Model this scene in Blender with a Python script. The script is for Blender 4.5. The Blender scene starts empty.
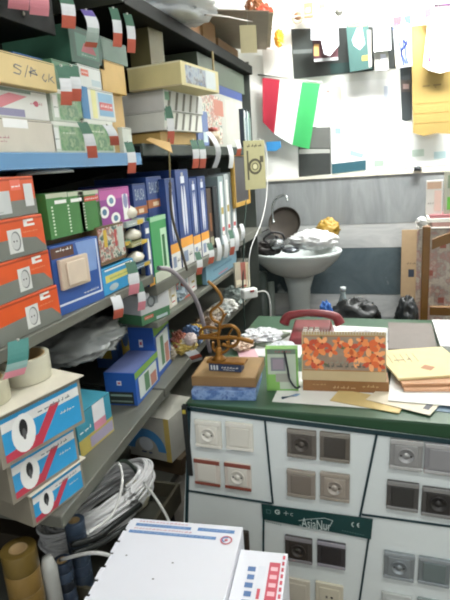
import bpy, bmesh, math, random
from mathutils import Vector, Matrix, noise
S = bpy.context.scene
COL = S.collection
PI = math.pi
rnd = random.Random(7)

# ---------------------------------------------------------------- camera
FPX = 520.0
CAM = Vector((0, 0, 1.55))
_th, _ps, _ro = (math.radians(a) for a in (14.5, 18.5, 3.9))
FW = Vector((-math.sin(_ps)*math.cos(_th), math.cos(_ps)*math.cos(_th), -math.sin(_th)))
_R0 = Vector((math.cos(_ps), math.sin(_ps), 0)); _U0 = _R0.cross(FW)
RT = math.cos(_ro)*_R0 - math.sin(_ro)*_U0
UP = math.cos(_ro)*_U0 + math.sin(_ro)*_R0
cam_d = bpy.data.cameras.new('camera'); cam = bpy.data.objects.new('camera', cam_d); COL.objects.link(cam)
cam_d.sensor_fit = 'VERTICAL'; cam_d.sensor_height = 24; cam_d.lens = 24*FPX/600
cam_d.clip_start = 0.02
M = Matrix((RT, UP, -FW)).transposed().to_4x4(); M.translation = CAM
cam.matrix_world = M
S.camera = cam

def un(px, py, ax, c):
    """point of the world plane ax = c seen at a given place of the photograph"""
    d = FW + RT*((px-225)/FPX) + UP*((300-py)/FPX)
    i = 'XYZ'.index(ax)
    return CAM + d*((c-CAM[i])/d[i])
def unp(px, py, P, n):
    d = FW + RT*((px-225)/FPX) + UP*((300-py)/FPX)
    return CAM + d*((P-CAM).dot(n)/d.dot(n))

# ---------------------------------------------------------------- materials
def lin(c):
    if isinstance(c, str):
        c = [int(c[i:i+2], 16)/255 for i in (0, 2, 4)]
    return tuple((v/12.92 if v <= 0.04045 else ((v+0.055)/1.055)**2.4) for v in c)
MATS = {}
def mat(c, rough=0.6, metal=0.0, var=0.10, scale=25.0, bump=0.0, kind=None, emit=0):
    key = (str(c), rough, metal, var, scale, bump, kind, emit)
    if key in MATS: return MATS[key]
    m = bpy.data.materials.new('%s_%s' % (kind or 'paint', c if isinstance(c, str) else len(MATS)))
    m.use_nodes = True; nt = m.node_tree; N = nt.nodes; L = nt.links
    b = N['Principled BSDF']; rgb = lin(c)
    b.inputs['Roughness'].default_value = rough; b.inputs['Metallic'].default_value = metal
    tc = N.new('ShaderNodeTexCoord')
    no = N.new('ShaderNodeTexNoise'); no.inputs['Scale'].default_value = scale; no.inputs['Detail'].default_value = 3
    L.new(tc.outputs['Object'], no.inputs['Vector'])
    mx = N.new('ShaderNodeMix'); mx.data_type = 'RGBA'
    mx.inputs[6].default_value = (*[v*(1-var) for v in rgb], 1)
    mx.inputs[7].default_value = (*[min(1, v*(1+var)) for v in rgb], 1)
    L.new(no.outputs['Fac'], mx.inputs[0]); L.new(mx.outputs[2], b.inputs['Base Color'])
    if bump:
        bp = N.new('ShaderNodeBump'); bp.inputs['Strength'].default_value = bump; bp.inputs['Distance'].default_value = 0.01
        L.new(no.outputs['Fac'], bp.inputs['Height']); L.new(bp.outputs['Normal'], b.inputs['Normal'])
    if kind == 'film':        # clear plastic bag
        b.inputs['Transmission Weight'].default_value = 0.0
        b.inputs['Alpha'].default_value = emit or 0.55
    elif emit:
        b.inputs['Emission Color'].default_value = (*rgb, 1); b.inputs['Emission Strength'].default_value = emit
    MATS[key] = m
    return m
def marble(name, base, vein, vscale=3.0, stretch=(1, 1, 1), rough=0.25, amount=0.5, blotch=None):
    m = bpy.data.materials.new(name); m.use_nodes = True; nt = m.node_tree; N = nt.nodes; L = nt.links
    b = N['Principled BSDF']; b.inputs['Roughness'].default_value = rough
    tc = N.new('ShaderNodeTexCoord'); mp = N.new('ShaderNodeMapping'); mp.inputs['Scale'].default_value = stretch
    L.new(tc.outputs['Object'], mp.inputs['Vector'])
    n1 = N.new('ShaderNodeTexNoise'); n1.inputs['Scale'].default_value = vscale; n1.inputs['Detail'].default_value = 8
    n1.inputs['Roughness'].default_value = 0.65; n1.inputs['Distortion'].default_value = 1.2
    L.new(mp.outputs[0], n1.inputs['Vector'])
    rp = N.new('ShaderNodeValToRGB'); e = rp.color_ramp.elements
    e[0].position = 0.35; e[0].color = (*lin(vein), 1)
    e[1].position = 0.35+amount; e[1].color = (*lin(base), 1)
    L.new(n1.outputs['Fac'], rp.inputs[0])
    out = rp.outputs[0]
    if blotch:
        n2 = N.new('ShaderNodeTexNoise'); n2.inputs['Scale'].default_value = 5; n2.inputs['Detail'].default_value = 4
        L.new(tc.outputs['Object'], n2.inputs['Vector'])
        r2 = N.new('ShaderNodeValToRGB'); r2.color_ramp.elements[0].position = 0.66; r2.color_ramp.elements[1].position = 0.72
        L.new(n2.outputs['Fac'], r2.inputs[0])
        mx = N.new('ShaderNodeMix'); mx.data_type = 'RGBA'; L.new(r2.outputs[0], mx.inputs[0])
        L.new(out, mx.inputs[6]); mx.inputs[7].default_value = (*lin(blotch), 1); out = mx.outputs[2]
    L.new(out, b.inputs['Base Color'])
    return m
def wood(name, a, b_, scale=6, stretch=(1, 12, 12), rough=0.45):
    return marble(name, a, b_, scale, stretch, rough, 0.35)
def pattern(name, cols, scale=40, rough=0.5, tex='VORONOI'):
    """printed surface made of patches of a few colours"""
    m = bpy.data.materials.new(name); m.use_nodes = True; nt = m.node_tree; N = nt.nodes; L = nt.links
    b = N['Principled BSDF']; b.inputs['Roughness'].default_value = rough
    tc = N.new('ShaderNodeTexCoord')
    if tex == 'VORONOI':
        v = N.new('ShaderNodeTexVoronoi'); v.inputs['Scale'].default_value = scale
        sp = N.new('ShaderNodeSeparateColor'); L.new(v.outputs['Color'], sp.inputs[0]); fac = sp.outputs[0]
    else:
        v = N.new('ShaderNodeTexNoise'); v.inputs['Scale'].default_value = scale; v.inputs['Detail'].default_value = 4
        v.inputs['Roughness'].default_value = 0.6; fac = v.outputs['Fac']
    L.new(tc.outputs['Object'], v.inputs['Vector'])
    rp = N.new('ShaderNodeValToRGB'); rp.color_ramp.interpolation = 'CONSTANT' if tex == 'VORONOI' else 'LINEAR'
    cr = rp.color_ramp; n = len(cols)
    lo, hi = (0, 1) if tex == 'VORONOI' else (0.32, 0.68)
    while len(cr.elements) < n: cr.elements.new(0.5)
    for i, c in enumerate(cols):
        cr.elements[i].position = lo + (hi-lo)*i/max(1, n-(0 if tex == 'VORONOI' else 1)); cr.elements[i].color = (*lin(c), 1)
    L.new(fac, rp.inputs[0]); L.new(rp.outputs[0], b.inputs['Base Color'])
    return m

# ---------------------------------------------------------------- mesh builder
_tcache = {}
def glyphs(txt):
    if txt not in _tcache:
        cu = bpy.data.curves.new('t', 'FONT'); cu.body = txt; cu.size = 1; cu.resolution_u = 3
        o = bpy.data.objects.new('t', cu); COL.objects.link(o)
        bpy.context.view_layer.update()
        me = o.evaluated_get(bpy.context.evaluated_depsgraph_get()).to_mesh()
        vs = [v.co.copy() for v in me.vertices]; fs = [tuple(p.vertices) for p in me.polygons]
        bpy.data.objects.remove(o); bpy.data.curves.remove(cu)
        x0 = min(v.x for v in vs); x1 = max(v.x for v in vs); y0 = min(v.y for v in vs); y1 = max(v.y for v in vs)
        _tcache[txt] = ([((v.x-x0)/(x1-x0), (v.y-y0)/(y1-y0)) for v in vs], fs)
    return _tcache[txt]
def spline(pts, n=8, closed=False):
    P = [Vector(p) for p in pts]; out = []
    k = len(P); rng = range(k if closed else k-1)
    for i in rng:
        if closed: a, b, c, d = P[(i-1) % k], P[i], P[(i+1) % k], P[(i+2) % k]
        else: a, b, c, d = P[max(i-1, 0)], P[i], P[i+1], P[min(i+2, k-1)]
        for j in range(n):
            t = j/n
            out.append(0.5*((2*b)+(c-a)*t+(2*a-5*b+4*c-d)*t*t+(3*b-a-3*c+d)*t**3))
    if not closed: out.append(P[-1].copy())
    return out
class MB:
    def __init__(s): s.v = []; s.f = []; s.m = []; s.mats = []; s.sm = []
    def mi(s, m):
        if m not in s.mats: s.mats.append(m)
        return s.mats.index(m)
    def add(s, vs, fs, m, smooth=False, T=None):
        k = len(s.v); i = s.mi(m)
        s.v += [(T @ Vector(v)) if T else Vector(v) for v in vs]
        for f in fs: s.f.append([k+a for a in f]); s.m.append(i); s.sm.append(smooth)
        return s
    def box(s, x0, x1, y0, y1, z0, z1, m, T=None):
        vs = [(x0,y0,z0),(x1,y0,z0),(x1,y1,z0),(x0,y1,z0),(x0,y0,z1),(x1,y0,z1),(x1,y1,z1),(x0,y1,z1)]
        return s.add(vs, [(0,3,2,1),(4,5,6,7),(0,1,5,4),(1,2,6,5),(2,3,7,6),(3,0,4,7)], m, False, T)
    def hexa(s, b4, t4, m):
        return s.add(list(b4)+list(t4), [(0,3,2,1),(4,5,6,7),(0,1,5,4),(1,2,6,5),(2,3,7,6),(3,0,4,7)], m)
    def prism(s, pts, off, m, smooth=False):
        """polygon extruded by the vector off"""
        n = len(pts); off = Vector(off); P = [Vector(p) for p in pts]
        vs = P+[p+off for p in P]
        fs = [tuple(range(n)), tuple(range(2*n-1, n-1, -1))]+[(i, n+i, n+(i+1) % n, (i+1) % n) for i in range(n)]
        return s.add(vs, fs, m, smooth)
    def lathe(s, prof, m, c=(0,0,0), seg=24, T=None, sx=1, sy=1, smooth=True):
        vs = []; fs = []
        for r, z in prof:
            for i in range(seg):
                a = 2*PI*i/seg; vs.append((c[0]+r*sx*math.cos(a), c[1]+r*sy*math.sin(a), c[2]+z))
        for j in range(len(prof)-1):
            for i in range(seg):
                fs.append((j*seg+i, j*seg+(i+1) % seg, (j+1)*seg+(i+1) % seg, (j+1)*seg+i))
        if prof[0][0] > 1e-6: fs.append(tuple(range(seg-1, -1, -1)))
        if prof[-1][0] > 1e-6: fs.append(tuple((len(prof)-1)*seg+i for i in range(seg)))
        return s.add(vs, fs, m, smooth, T)
    def tube(s, pts, r, m, seg=8, closed=False, rr=None):
        P = [Vector(p) for p in pts]; n = len(P); vs = []; fs = []
        up = Vector((0.12, 0.31, 0.94))
        for i, p in enumerate(P):
            t = (P[(i+1) % n]-P[i-1]) if closed else (P[min(i+1, n-1)]-P[max(i-1, 0)])
            if t.length < 1e-9: t = Vector((0, 0, 1))
            t.normalize(); a = t.cross(up)
            if a.length < 1e-3: a = t.cross(Vector((1, 0, 0)))
            a.normalize(); b = t.cross(a); up = b if i == 0 else up
            q = rr[i] if rr else r
            for k in range(seg):
                g = 2*PI*k/seg; vs.append(p+(a*math.cos(g)+b*math.sin(g))*q)
        for i in range(n if closed else n-1):
            j = (i+1) % n
            for k in range(seg): fs.append((i*seg+k, i*seg+(k+1) % seg, j*seg+(k+1) % seg, j*seg+k))
        if not closed: fs.append(tuple(range(seg-1, -1, -1))); fs.append(tuple((n-1)*seg+k for k in range(seg)))
        return s.add(vs, fs, m, True)
    def ribbon(s, pts, wdir, w, th, m):
        """flat band with thickness following pts; m may be a list of materials along the length"""
        P = [Vector(p) for p in pts]; wd = Vector(wdir).normalized(); n = len(P)
        for i in range(n-1):
            mm = m[min(int(i*len(m)/(n-1)), len(m)-1)] if isinstance(m, list) else m
            t = (P[i+1]-P[i]).normalized(); nn = t.cross(wd).normalized()*th
            a, b = P[i], P[i+1]; h = wd*w/2
            s.hexa([a-h, a+h, a+h+nn, a-h+nn], [b-h, b+h, b+h+nn, b-h+nn], mm)
        return s
    def blob(s, c, r, m, seed=0, amp=0.15, fr=3.0, seg=28, rings=18, flat=None, smooth=True, T=None, ridge=False):
        vs = []; fs = []; c = Vector(c)
        for j in range(rings+1):
            ph = PI*j/rings
            for i in range(seg):
                a = 2*PI*i/seg; d = Vector((math.sin(ph)*math.cos(a), math.sin(ph)*math.sin(a), math.cos(ph)))
                q = noise.noise(d*fr+Vector((seed*7.3, seed*1.7, 0)))
                q2 = noise.noise(d*fr*2.7+Vector((seed*3.3, 5, seed)))
                k = 1+amp*((0.5-abs(q)*2+0.5*(0.5-abs(q2)*2)) if ridge else (q+0.5*q2)*1.6)
                p = Vector((d.x*r[0]*k, d.y*r[1]*k, d.z*r[2]*k))
                if flat is not None and p.z < flat: p.z = flat
                vs.append(c+p)
        for j in range(rings):
            for i in range(seg): fs.append((j*seg+i, (j+1)*seg+i, (j+1)*seg+(i+1) % seg, j*seg+(i+1) % seg))
        return s.add(vs, fs, m, smooth, T)
    # marks printed on a flat face: O origin, U and V unit vectors, n outward normal
    def frame(s, O, U, V): s.O = Vector(O); s.U = Vector(U).normalized(); s.V = Vector(V).normalized(); s.Nn = s.U.cross(s.V); return s
    def pt(s, u, v, e=0.0005): return s.O+s.U*u+s.V*v+s.Nn*e
    def dpoly(s, uv, m, e=0.0005): return s.add([s.pt(u, v, e) for u, v in uv], [tuple(range(len(uv)))], m)
    def drect(s, u0, v0, u1, v1, m, e=0.0005): return s.dpoly([(u0,v0),(u1,v0),(u1,v1),(u0,v1)], m, e)
    def ddisc(s, u, v, ru, rv, m, e=0.0005, n=18, rot=0):
        c, q = math.cos(rot), math.sin(rot)
        return s.dpoly([(u+ru*math.cos(2*PI*i/n)*c-rv*math.sin(2*PI*i/n)*q, v+ru*math.cos(2*PI*i/n)*q+rv*math.sin(2*PI*i/n)*c) for i in range(n)], m, e)
    def dring(s, u, v, ru, w, m, e=0.0005, n=18, a0=0, a1=2*PI, k=1.0):
        for i in range(n):
            a, b = a0+(a1-a0)*i/n, a0+(a1-a0)*(i+1)/n
            s.dpoly([(u+ru*math.cos(a), v+k*ru*math.sin(a)), (u+ru*math.cos(b), v+k*ru*math.sin(b)),
                     (u+(ru-w)*math.cos(b), v+k*(ru-w)*math.sin(b)), (u+(ru-w)*math.cos(a), v+k*(ru-w)*math.sin(a))][::-1], m, e)
        return s
    def dtext(s, txt, u0, v0, u1, v1, m, e=0.0008, slant=0):
        vs, fs = glyphs(txt)
        return s.add([s.pt(u0+(u1-u0)*x+slant*y, v0+(v1-v0)*y, e) for x, y in vs], fs, m)
    def dline(s, uv, w, m, e=0.0008):
        for (a, b), (c, d) in zip(uv, uv[1:]):
            L = math.hypot(c-a, d-b) or 1; nx, ny = -(d-b)/L*w/2, (c-a)/L*w/2
            s.dpoly([(a-nx, b-ny), (c-nx, d-ny), (c+nx, d+ny), (a+nx, b+ny)], m, e)
        return s
    def script(s, u0, v0, u1, v1, m, seed=1, e=0.0008):
        """a line of lettering too small to read: a row of short joined strokes"""
        r = random.Random(seed); u = u0; h = v1-v0
        if h < 1e-4 or (u1-u0)/h > 400: return s
        while u < u1-h*0.3:
            w = h*r.uniform(0.5, 1.6); w = min(w, u1-u)
            s.drect(u, v0+h*0.25, u+w, v0+h*0.55, m, e)
            if r.random() < 0.7: s.drect(u+w*0.6, v0+h*0.3, u+w*0.6+h*0.25, v1, m, e)
            if r.random() < 0.4: s.drect(u+w*0.2, v0-h*0.05, u+w*0.4, v0+h*0.15, m, e)
            u += w+h*r.uniform(0.25, 0.6)
        return s
    def build(s, name, parent=None, bevel=0, label=None, kind=None, sub=0):
        me = bpy.data.meshes.new(name)
        me.from_pydata([tuple(v) for v in s.v], [], s.f)
        for m in s.mats: me.materials.append(m)
        for p, i, q in zip(me.polygons, s.m, s.sm): p.material_index = i; p.use_smooth = q
        me.update()
        o = bpy.data.objects.new(name, me); COL.objects.link(o)
        if parent: o.parent = parent
        if bevel:
            b = o.modifiers.new('bevel', 'BEVEL'); b.width = bevel; b.segments = 2; b.limit_method = 'ANGLE'; b.angle_limit = math.radians(40)
        if sub:
            b = o.modifiers.new('sub', 'SUBSURF'); b.levels = sub; b.render_levels = sub
        if label: o['label'] = label
        if kind: o['kind'] = kind
        return o
def tag(o, label, cat, group=None, kind=None):
    o['label'] = label; o['category'] = cat
    if group: o['group'] = group
    if kind: o['kind'] = kind
    return o
def thing(name, label, cat, loc=(0,0,0), rz=0, group=None):
    o = bpy.data.objects.new(name, None); o.empty_display_size = 0.05; COL.objects.link(o)
    o.location = loc; o.rotation_euler = (0, 0, math.radians(rz))
    return tag(o, label, cat, group)
def copy_tree(o, parent=None):
    kids = [c for c in COL.objects if c.parent is o]
    c = o.copy(); COL.objects.link(c); c.parent = parent
    for k in kids: copy_tree(k, c)
    return c
def setat(o, loc, rz=0, rx=0, ry=0):
    o.location = loc; o.rotation_euler = (math.radians(rx), math.radians(ry), math.radians(rz)); return o

def fit(pbl, ptr, ax, c, rz, z=None, mid=False):
    """size and base place of an upright face turned by rz from its lower left and upper right corner"""
    if mid:       # both edges were read at half height
        ym = (pbl[1]+ptr[1])/2; k = (pbl[0]-361)/2006; pbl = (pbl[0]-k*(pbl[1]-ym), pbl[1]); k = (ptr[0]-361)/2006; ptr = (ptr[0]-k*(ptr[1]-ym), ptr[1])
    P0 = un(pbl[0], pbl[1], ax, c); a = math.radians(rz)
    d = Vector((math.cos(a), math.sin(a), 0)); n = Vector((math.sin(a), -math.cos(a), 0))
    P1 = unp(ptr[0], ptr[1], P0, n)
    w = (P1-P0).dot(d)
    if z is not None: P0.z = z
    return w, P1.z-P0.z, P0, d, n

def carton(name, label, cat, pbl, ptr, c, rz=90, z=None, depth=0.2, base='d8c8a0', art=None, ax='X', group=None,
           lid=None, rough=0.6, bevel=0.0015, tilt=0, size=None, h=None, flap=True, mid=False):
    """printed box; art(mb, face, w, h) prints on a face"""
    w, hh, P0, d, n = fit(pbl, ptr, ax, c, rz, z, mid)
    if h: hh = h
    if hh < 0.03 or w < 0.003: print('THIN', label, w, hh)
    hh = max(hh, 0.02); w = max(w, 0.004)
    if size: w, hh = size
    m = base if not isinstance(base, str) else mat(base, rough)
    b = MB(); D = depth
    b.box(-w/2, w/2, -D/2, D/2, 0, hh, m)
    if art:
        b.frame((-w/2, -D/2, 0), (1,0,0), (0,0,1)); art(b, 'front', w, hh)
        b.frame((-w/2, D/2, 0), (0,-1,0), (0,0,1)); art(b, 'end', D, hh)
        b.frame((w/2, -D/2, 0), (0,1,0), (0,0,1)); art(b, 'end', D, hh)
        b.frame((-w/2, -D/2, hh), (1,0,0), (0,1,0)); art(b, 'top', w, D)
    if flap:      # tucked lid seam
        dk = mat('3a342a', 0.8)
        b.frame((-w/2, -D/2, 0), (1,0,0), (0,0,1)); b.drect(0.002, hh-0.004, w-0.002, hh-0.0028, dk, 0.0003)
    o = b.build(name, None, bevel)
    loc = P0 + d*(w/2) - n*(D/2)
    setat(o, (loc.x, loc.y, P0.z+0.0005), rz)
    if tilt: o.rotation_euler[0] = math.radians(tilt)
    return tag(o, label, cat, group)
# ================================================================ the room
K = dict(white='eef0ee', kraft='cfae74')
wall_paint = mat('e9ebe6', 0.6, var=0.03, scale=3)
YB = 3.5                                            # back wall
b = MB(); b.box(-1.45, 2.3, YB, YB+0.12, 1.44, 2.95, wall_paint); b.build('wall_back', kind='structure')
grey_m = marble('grey_marble', 'a0a4a4', '7c8081', 2.2, (3.5, 1, 0.7), 0.3, 0.5)
white_m = marble('white_marble', 'cfd0cd', 'a2a5a6', 2.5, (1, 1, 3), 0.3, 0.4)
dark_m = marble('dark_marble', '69757a', '48555a', 3, (1, 1, 1), 0.25, 0.5, 'b9c0c2')
def band(n, z0, z1, m, th=0.012):
    b = MB(); b.box(-1.45, 2.3, YB-th, YB+0.12, z0, z1, m); o = b.build(n, kind='structure'); return o
band('trim_1', 1.425, 1.44, mat('d9d4c4', 0.5), 0.02)
band('trim_2', 1.125, 1.425, grey_m)
band('trim_3', 0.968, 1.125, white_m)
band('trim_4', 0.655, 0.968, dark_m)
band('trim_5', 0.50, 0.655, white_m)
band('trim_6', 0.20, 0.50, grey_m)
band('baseboard_back', 0.0, 0.20, dark_m)
b = MB(); b.box(-1.45, 2.3, YB-0.0135, YB, 0.654, 0.6555, mat('5b5f60')); b.box(-1.45, 2.3, YB-0.0135, YB, 0.967, 0.9685, mat('5b5f60')); b.box(-1.45, 2.3, YB-0.0135, YB, 1.1245, 1.1255, mat('6b6f70')); b.build('trim_7', kind='structure')
b = MB(); b.box(-1.45, -1.33, -1.6, YB+0.12, 0, 2.95, mat('b9b8ac', 0.7, scale=2)); b.build('wall_left', kind='structure')
b = MB(); b.box(2.2, 2.32, -1.6, YB+0.12, 0, 2.95, mat('d9dad4', 0.7, scale=2)); b.build('wall_right', kind='structure')
b = MB(); b.box(-1.45, 2.32, -1.6, YB+0.12, 2.95, 3.05, mat('dedfda', 0.7, scale=2)); b.build('ceiling', kind='structure')
fl = marble('floor_tile', '8f8a80', '77726a', 3, (1, 1, 1), 0.4, 0.5)
b = MB(); b.box(-1.45, 2.32, -1.6, YB+0.12, -0.1, 0, fl); b.build('floor', kind='structure')

# ================================================================ shelving
steel = mat('6f7067', 0.5, 0.25, var=0.12, scale=9)
dsteel = mat('10120f', 0.6, 0.0)
bluepaint = mat('4f86b4', 0.4, 0.0, var=0.08, scale=6)
for _m, _s in ((dsteel, 0.12),): _m.node_tree.nodes['Principled BSDF'].inputs['Specular IOR Level'].default_value = _s
topsteel = mat('4e504b', 0.6, 0.1)
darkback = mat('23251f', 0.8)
greenpaint = mat('222e27', 0.5, 0.2)
Z2, Z2F, Z3, ZB, ZM, Z4 = 1.218, 1.178, 0.80, 1.605, 1.635, 0.40
YS = 1.535                                         # where the near bay ends
XF, XK = -0.757, -1.30                              # front edge and back of the shelves

t = thing('shelving_bay', 'grey steel shelving bay nearest the camera with a blue painted upper shelf', 'shelving', (0,0,0))
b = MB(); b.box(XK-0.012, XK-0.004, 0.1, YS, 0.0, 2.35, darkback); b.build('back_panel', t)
b = MB(); b.box(XK, XF, 0.1, YS, ZB-0.034, ZB, bluepaint); b.box(XF-0.02, XF+0.001, 0.1, YS, ZB-0.036, ZB-0.032, bluepaint)
b.build('shelf', t, 0.003, label='blue painted shelf')
b = MB(); b.box(XK, XF, 0.1, YS, Z2-0.030, Z2-0.001, steel); b.build('shelf', t, 0.003)
P1 = un(60, 518, 'Z', Z3); P2 = un(194, 352, 'Z', Z3); dd = (P2-P1)/(P2.y-P1.y)
YL = 0.85; A0 = P1+dd*(YL-P1.y); A1 = P1+dd*(YS-P1.y)
b = MB(); b.hexa([(XK,YL,Z3-0.035),(A0.x,YL,Z3-0.035),(A1.x,YS,Z3-0.035),(XK,YS,Z3-0.035)], [(XK,YL,Z3-0.001),(A0.x,YL,Z3-0.001),(A1.x,YS,Z3-0.001),(XK,YS,Z3-0.001)], steel); b.build('shelf', t, 0.003)
b = MB(); b.box(XK, -0.78, 0.1, YS, Z4-0.035, Z4, steel); b.build('shelf', t, 0.003)
YK = 1.16
b = MB(); b.box(XK, XF-0.005, YK+0.001, YS, 2.03, 2.075, topsteel); b.build('shelf', t, 0.003)
b = MB(); b.box(XK, XF-0.005, 0.1, YK, 1.872, 1.91, dsteel); b.box(XF-0.012, XF-0.002, 0.1, YK, 1.868, 1.955, dsteel)
for yy in (1.045,): b.lathe([(0.006, 0), (0.004, 0.004)], mat('8a8a80', 0.4, 0.8), (0,0,0), 10, Matrix.Translation((XF-0.002, yy, 1.89)) @ Matrix.Rotation(PI/2, 4, 'Y'))
b.build('shelf', t, 0.002, label='black top shelf')
for y in (0.1, YS-0.022): 
    b = MB(); b.box(XK, XK+0.04, y, y+0.02, 0, 2.35, dsteel); b.build('upright', t)
    b = MB(); b.box(-0.81, -0.772, y, y+0.02, 0.0, 0.365, dsteel); b.build('upright', t)
b = MB(); b.prism([(XF,YS-0.004,ZB-0.04),(XF,YS-0.004,ZB+0.02),(XF-0.10,YS-0.004,ZB+0.03),(XK,YS-0.004,ZB+0.03),(XK,YS-0.004,ZB-0.12)], (0,0.008,0), dsteel); b.build('bracket', t)

t = thing('shelving_bay', 'dark green steel shelving bay farther from the camera, reaching to near the back wall', 'shelving', (0,0,0))
YE = 3.05
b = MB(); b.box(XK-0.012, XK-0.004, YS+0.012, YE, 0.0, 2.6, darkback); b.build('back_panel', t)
b = MB(); b.box(XK, XF, YS+0.012, YE, ZM-0.04, ZM-0.001, greenpaint); b.build('shelf', t, 0.003)
b = MB(); b.box(XK, XF, YS+0.012, YE, Z2F-0.04, Z2F-0.001, steel); b.build('shelf', t, 0.003)
B0 = P1+dd*(YS+0.012-P1.y); B1 = P1+dd*(2.1-P1.y)
b = MB(); b.hexa([(XK,YS+0.012,Z3-0.035),(B0.x,YS+0.012,Z3-0.035),(B1.x,2.1,Z3-0.035),(XK,2.1,Z3-0.035)], [(XK,YS+0.012,Z3-0.001),(B0.x,YS+0.012,Z3-0.001),(B1.x,2.1,Z3-0.001),(XK,2.1,Z3-0.001)], steel)
b.box(XK, B1.x, 2.1, YE, Z3-0.035, Z3-0.001, steel); b.build('shelf', t, 0.003)
ZI = un(165, 322, 'Y', YS+0.02).z
b = MB(); b.box(XK, XF-0.01, YS+0.012, 2.75, ZI-0.022, ZI-0.001, steel); b.build('shelf', t, 0.003)
b = MB(); b.box(XK, -0.80, YS+0.012, YE, Z4-0.035, Z4-0.001, steel); b.build('shelf', t, 0.003)
b = MB(); b.box(XK, XF-0.01, YS+0.012, YE, 2.03, 2.075, dsteel); b.build('shelf', t, 0.003, label='dark top shelf')
for y in (YS+0.012, YE-0.024):
    b = MB(); b.box(XK, XK+0.04, y, y+0.02, 0, 2.6, dsteel); b.build('upright', t)
b = MB(); b.box(XK, XF-0.03, YE, YE+0.006, 0.0, 2.1, mat('5f6660', 0.5, 0.2)); b.build('side_panel', t)

# ================================================================ art for the boxes
W = mat('f0f0ec', 0.5, var=0.03); BK = mat('1c1c1c', 0.5); RD = mat('b03238', 0.5); NV = mat('22386e', 0.45); OR = mat('d9551f', 0.45)
def a_none(b, f, w, h): pass
def a_orange(b, f, w, h):
    if f != 'front': 
        if f == 'end': b.drect(0, 0, w, h*0.4, mat('6e716a', 0.5))
        return
    G = mat('72756e', 0.5)
    b.dpoly([(0,0),(w,0),(w,h*0.12),(w*0.9,h*0.42),(w*0.7,h*0.50),(0,h*0.42)], G)
    u = w*0.60; s = h*0.6
    b.drect(u, h*0.12, u+s*0.85, h*0.12+s, mat('d9dad6'), 0.0008)
    b.ddisc(u+s*0.46, h*0.12+s*0.5, s*0.30, s*0.42, mat('7d8080'), 0.0012); b.ddisc(u+s*0.42, h*0.12+s*0.5, s*0.26, s*0.36, mat('c9cac8'), 0.0014)
    b.ddisc(u+s*0.32, h*0.12+s*0.5, s*0.04, s*0.04, BK, 0.0016); b.ddisc(u+s*0.5, h*0.12+s*0.5, s*0.04, s*0.04, BK, 0.0016)
    b.drect(w*0.78, h*0.74, w*0.90, h*0.80, W); b.drect(w*0.78, h*0.80, w*0.82, h*0.92, W); b.drect(w*0.78, h*0.86, w*0.89, h*0.92, W)
    b.script(w*0.76, h*0.58, w*0.93, h*0.63, mat('e9a27c'), 3)
def a_orange_top(b, f, w, h):
    if f != 'front': return
    b.drect(0, 0, w, h*0.40, mat('72756e', 0.5)); b.drect(w*0.40, h*0.1, w*0.71, h*0.66, mat('c3c6c6'), 0.0008)
    b.drect(w*0.87, h*0.22, w*0.97, h*0.80, mat('d3d5d4'), 0.0008); b.drect(w*0.73, h*0.66, w*0.84, h*0.92, mat('e8705a'), 0.0008); b.script(w*0.74, h*0.72, w*0.83, h*0.8, W, 2, 0.001)
    b.script(w*0.55, h*0.14, w*0.62, h*0.17, BK, 4, 0.001)
def a_motor(b, f, w, h):
    if f == 'front':
        b.drect(w*0.05, h*0.08, w*0.96, h*0.88, mat('2f9ad0', 0.4)); R = mat('c0394c', 0.4)
        b.dpoly([(w*0.05,h*0.08),(w*0.45,h*0.08),(w*0.72,h*0.70),(w*0.60,h*0.72),(w*0.42,h*0.30),(w*0.05,h*0.22)], R, 0.0008)
        b.drect(w*0.05, h*0.62, w*0.96, h*0.88, mat('e9e8e4', 0.4), 0.0007)
        b.drect(w*0.05, h*0.80, w*0.96, h*0.88, mat('2f9ad0', 0.4), 0.0009)
        b.ddisc(w*0.27, h*0.46, w*0.13, h*0.36, W, 0.0012); b.ddisc(w*0.27, h*0.55, w*0.045, h*0.17, BK, 0.0016); b.ddisc(w*0.27, h*0.44, w*0.02, h*0.11, mat('585858'), 0.0018)
        b.script(w*0.45, h*0.66, w*0.86, h*0.74, mat('7c8488'), 5, 0.0012); b.script(w*0.70, h*0.42, w*0.88, h*0.48, mat('e9e0d0'), 7, 0.0012)
        b.script(w*0.08, h*0.03, w*0.5, h*0.06, mat('7c6468'), 9)
def a_green(b, f, w, h):
    if f == 'front':
        b.drect(0, h*0.90, w, h, mat('b9bfa8')); b.drect(w*0.35, h*0.76, w*0.9, h*0.84, W); 
        for k in range(9): b.drect(w*0.16, h*(0.08+k*0.075), w*0.24, h*(0.12+k*0.075), mat('cfe0c4'), 0.0008)
        b.drect(w*0.97, 0, w, h, mat('2d5c34'), 0.0008)
def a_green_red(b, f, w, h):
    a_green(b, f, w, h)
    if f == 'front': b.drect(w*0.25, h*0.74, w*0.95, h*0.86, mat('c8503c'), 0.001); b.script(w*0.3, h*0.77, w*0.9, h*0.83, W, 3, 0.0014)
def a_purple(b, f, w, h):
    if f == 'front':
        b.drect(0, h*0.72, w, h, mat('b85a9c'), 0.0003)
        for u, v, r in ((0.42,0.68,0.13),(0.19,0.42,0.13),(0.50,0.22,0.14)):
            b.ddisc(w*u, h*v, w*r, h*0.15, W); b.ddisc(w*u, h*v, w*r*0.5, h*0.08, mat('5a7f9c'), 0.0008)
        b.drect(w*0.76, h*0.12, w*0.93, h*0.8, W); b.ddisc(w*0.845, h*0.62, w*0.07, h*0.2, mat('8a8fb4'), 0.0009)
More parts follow.
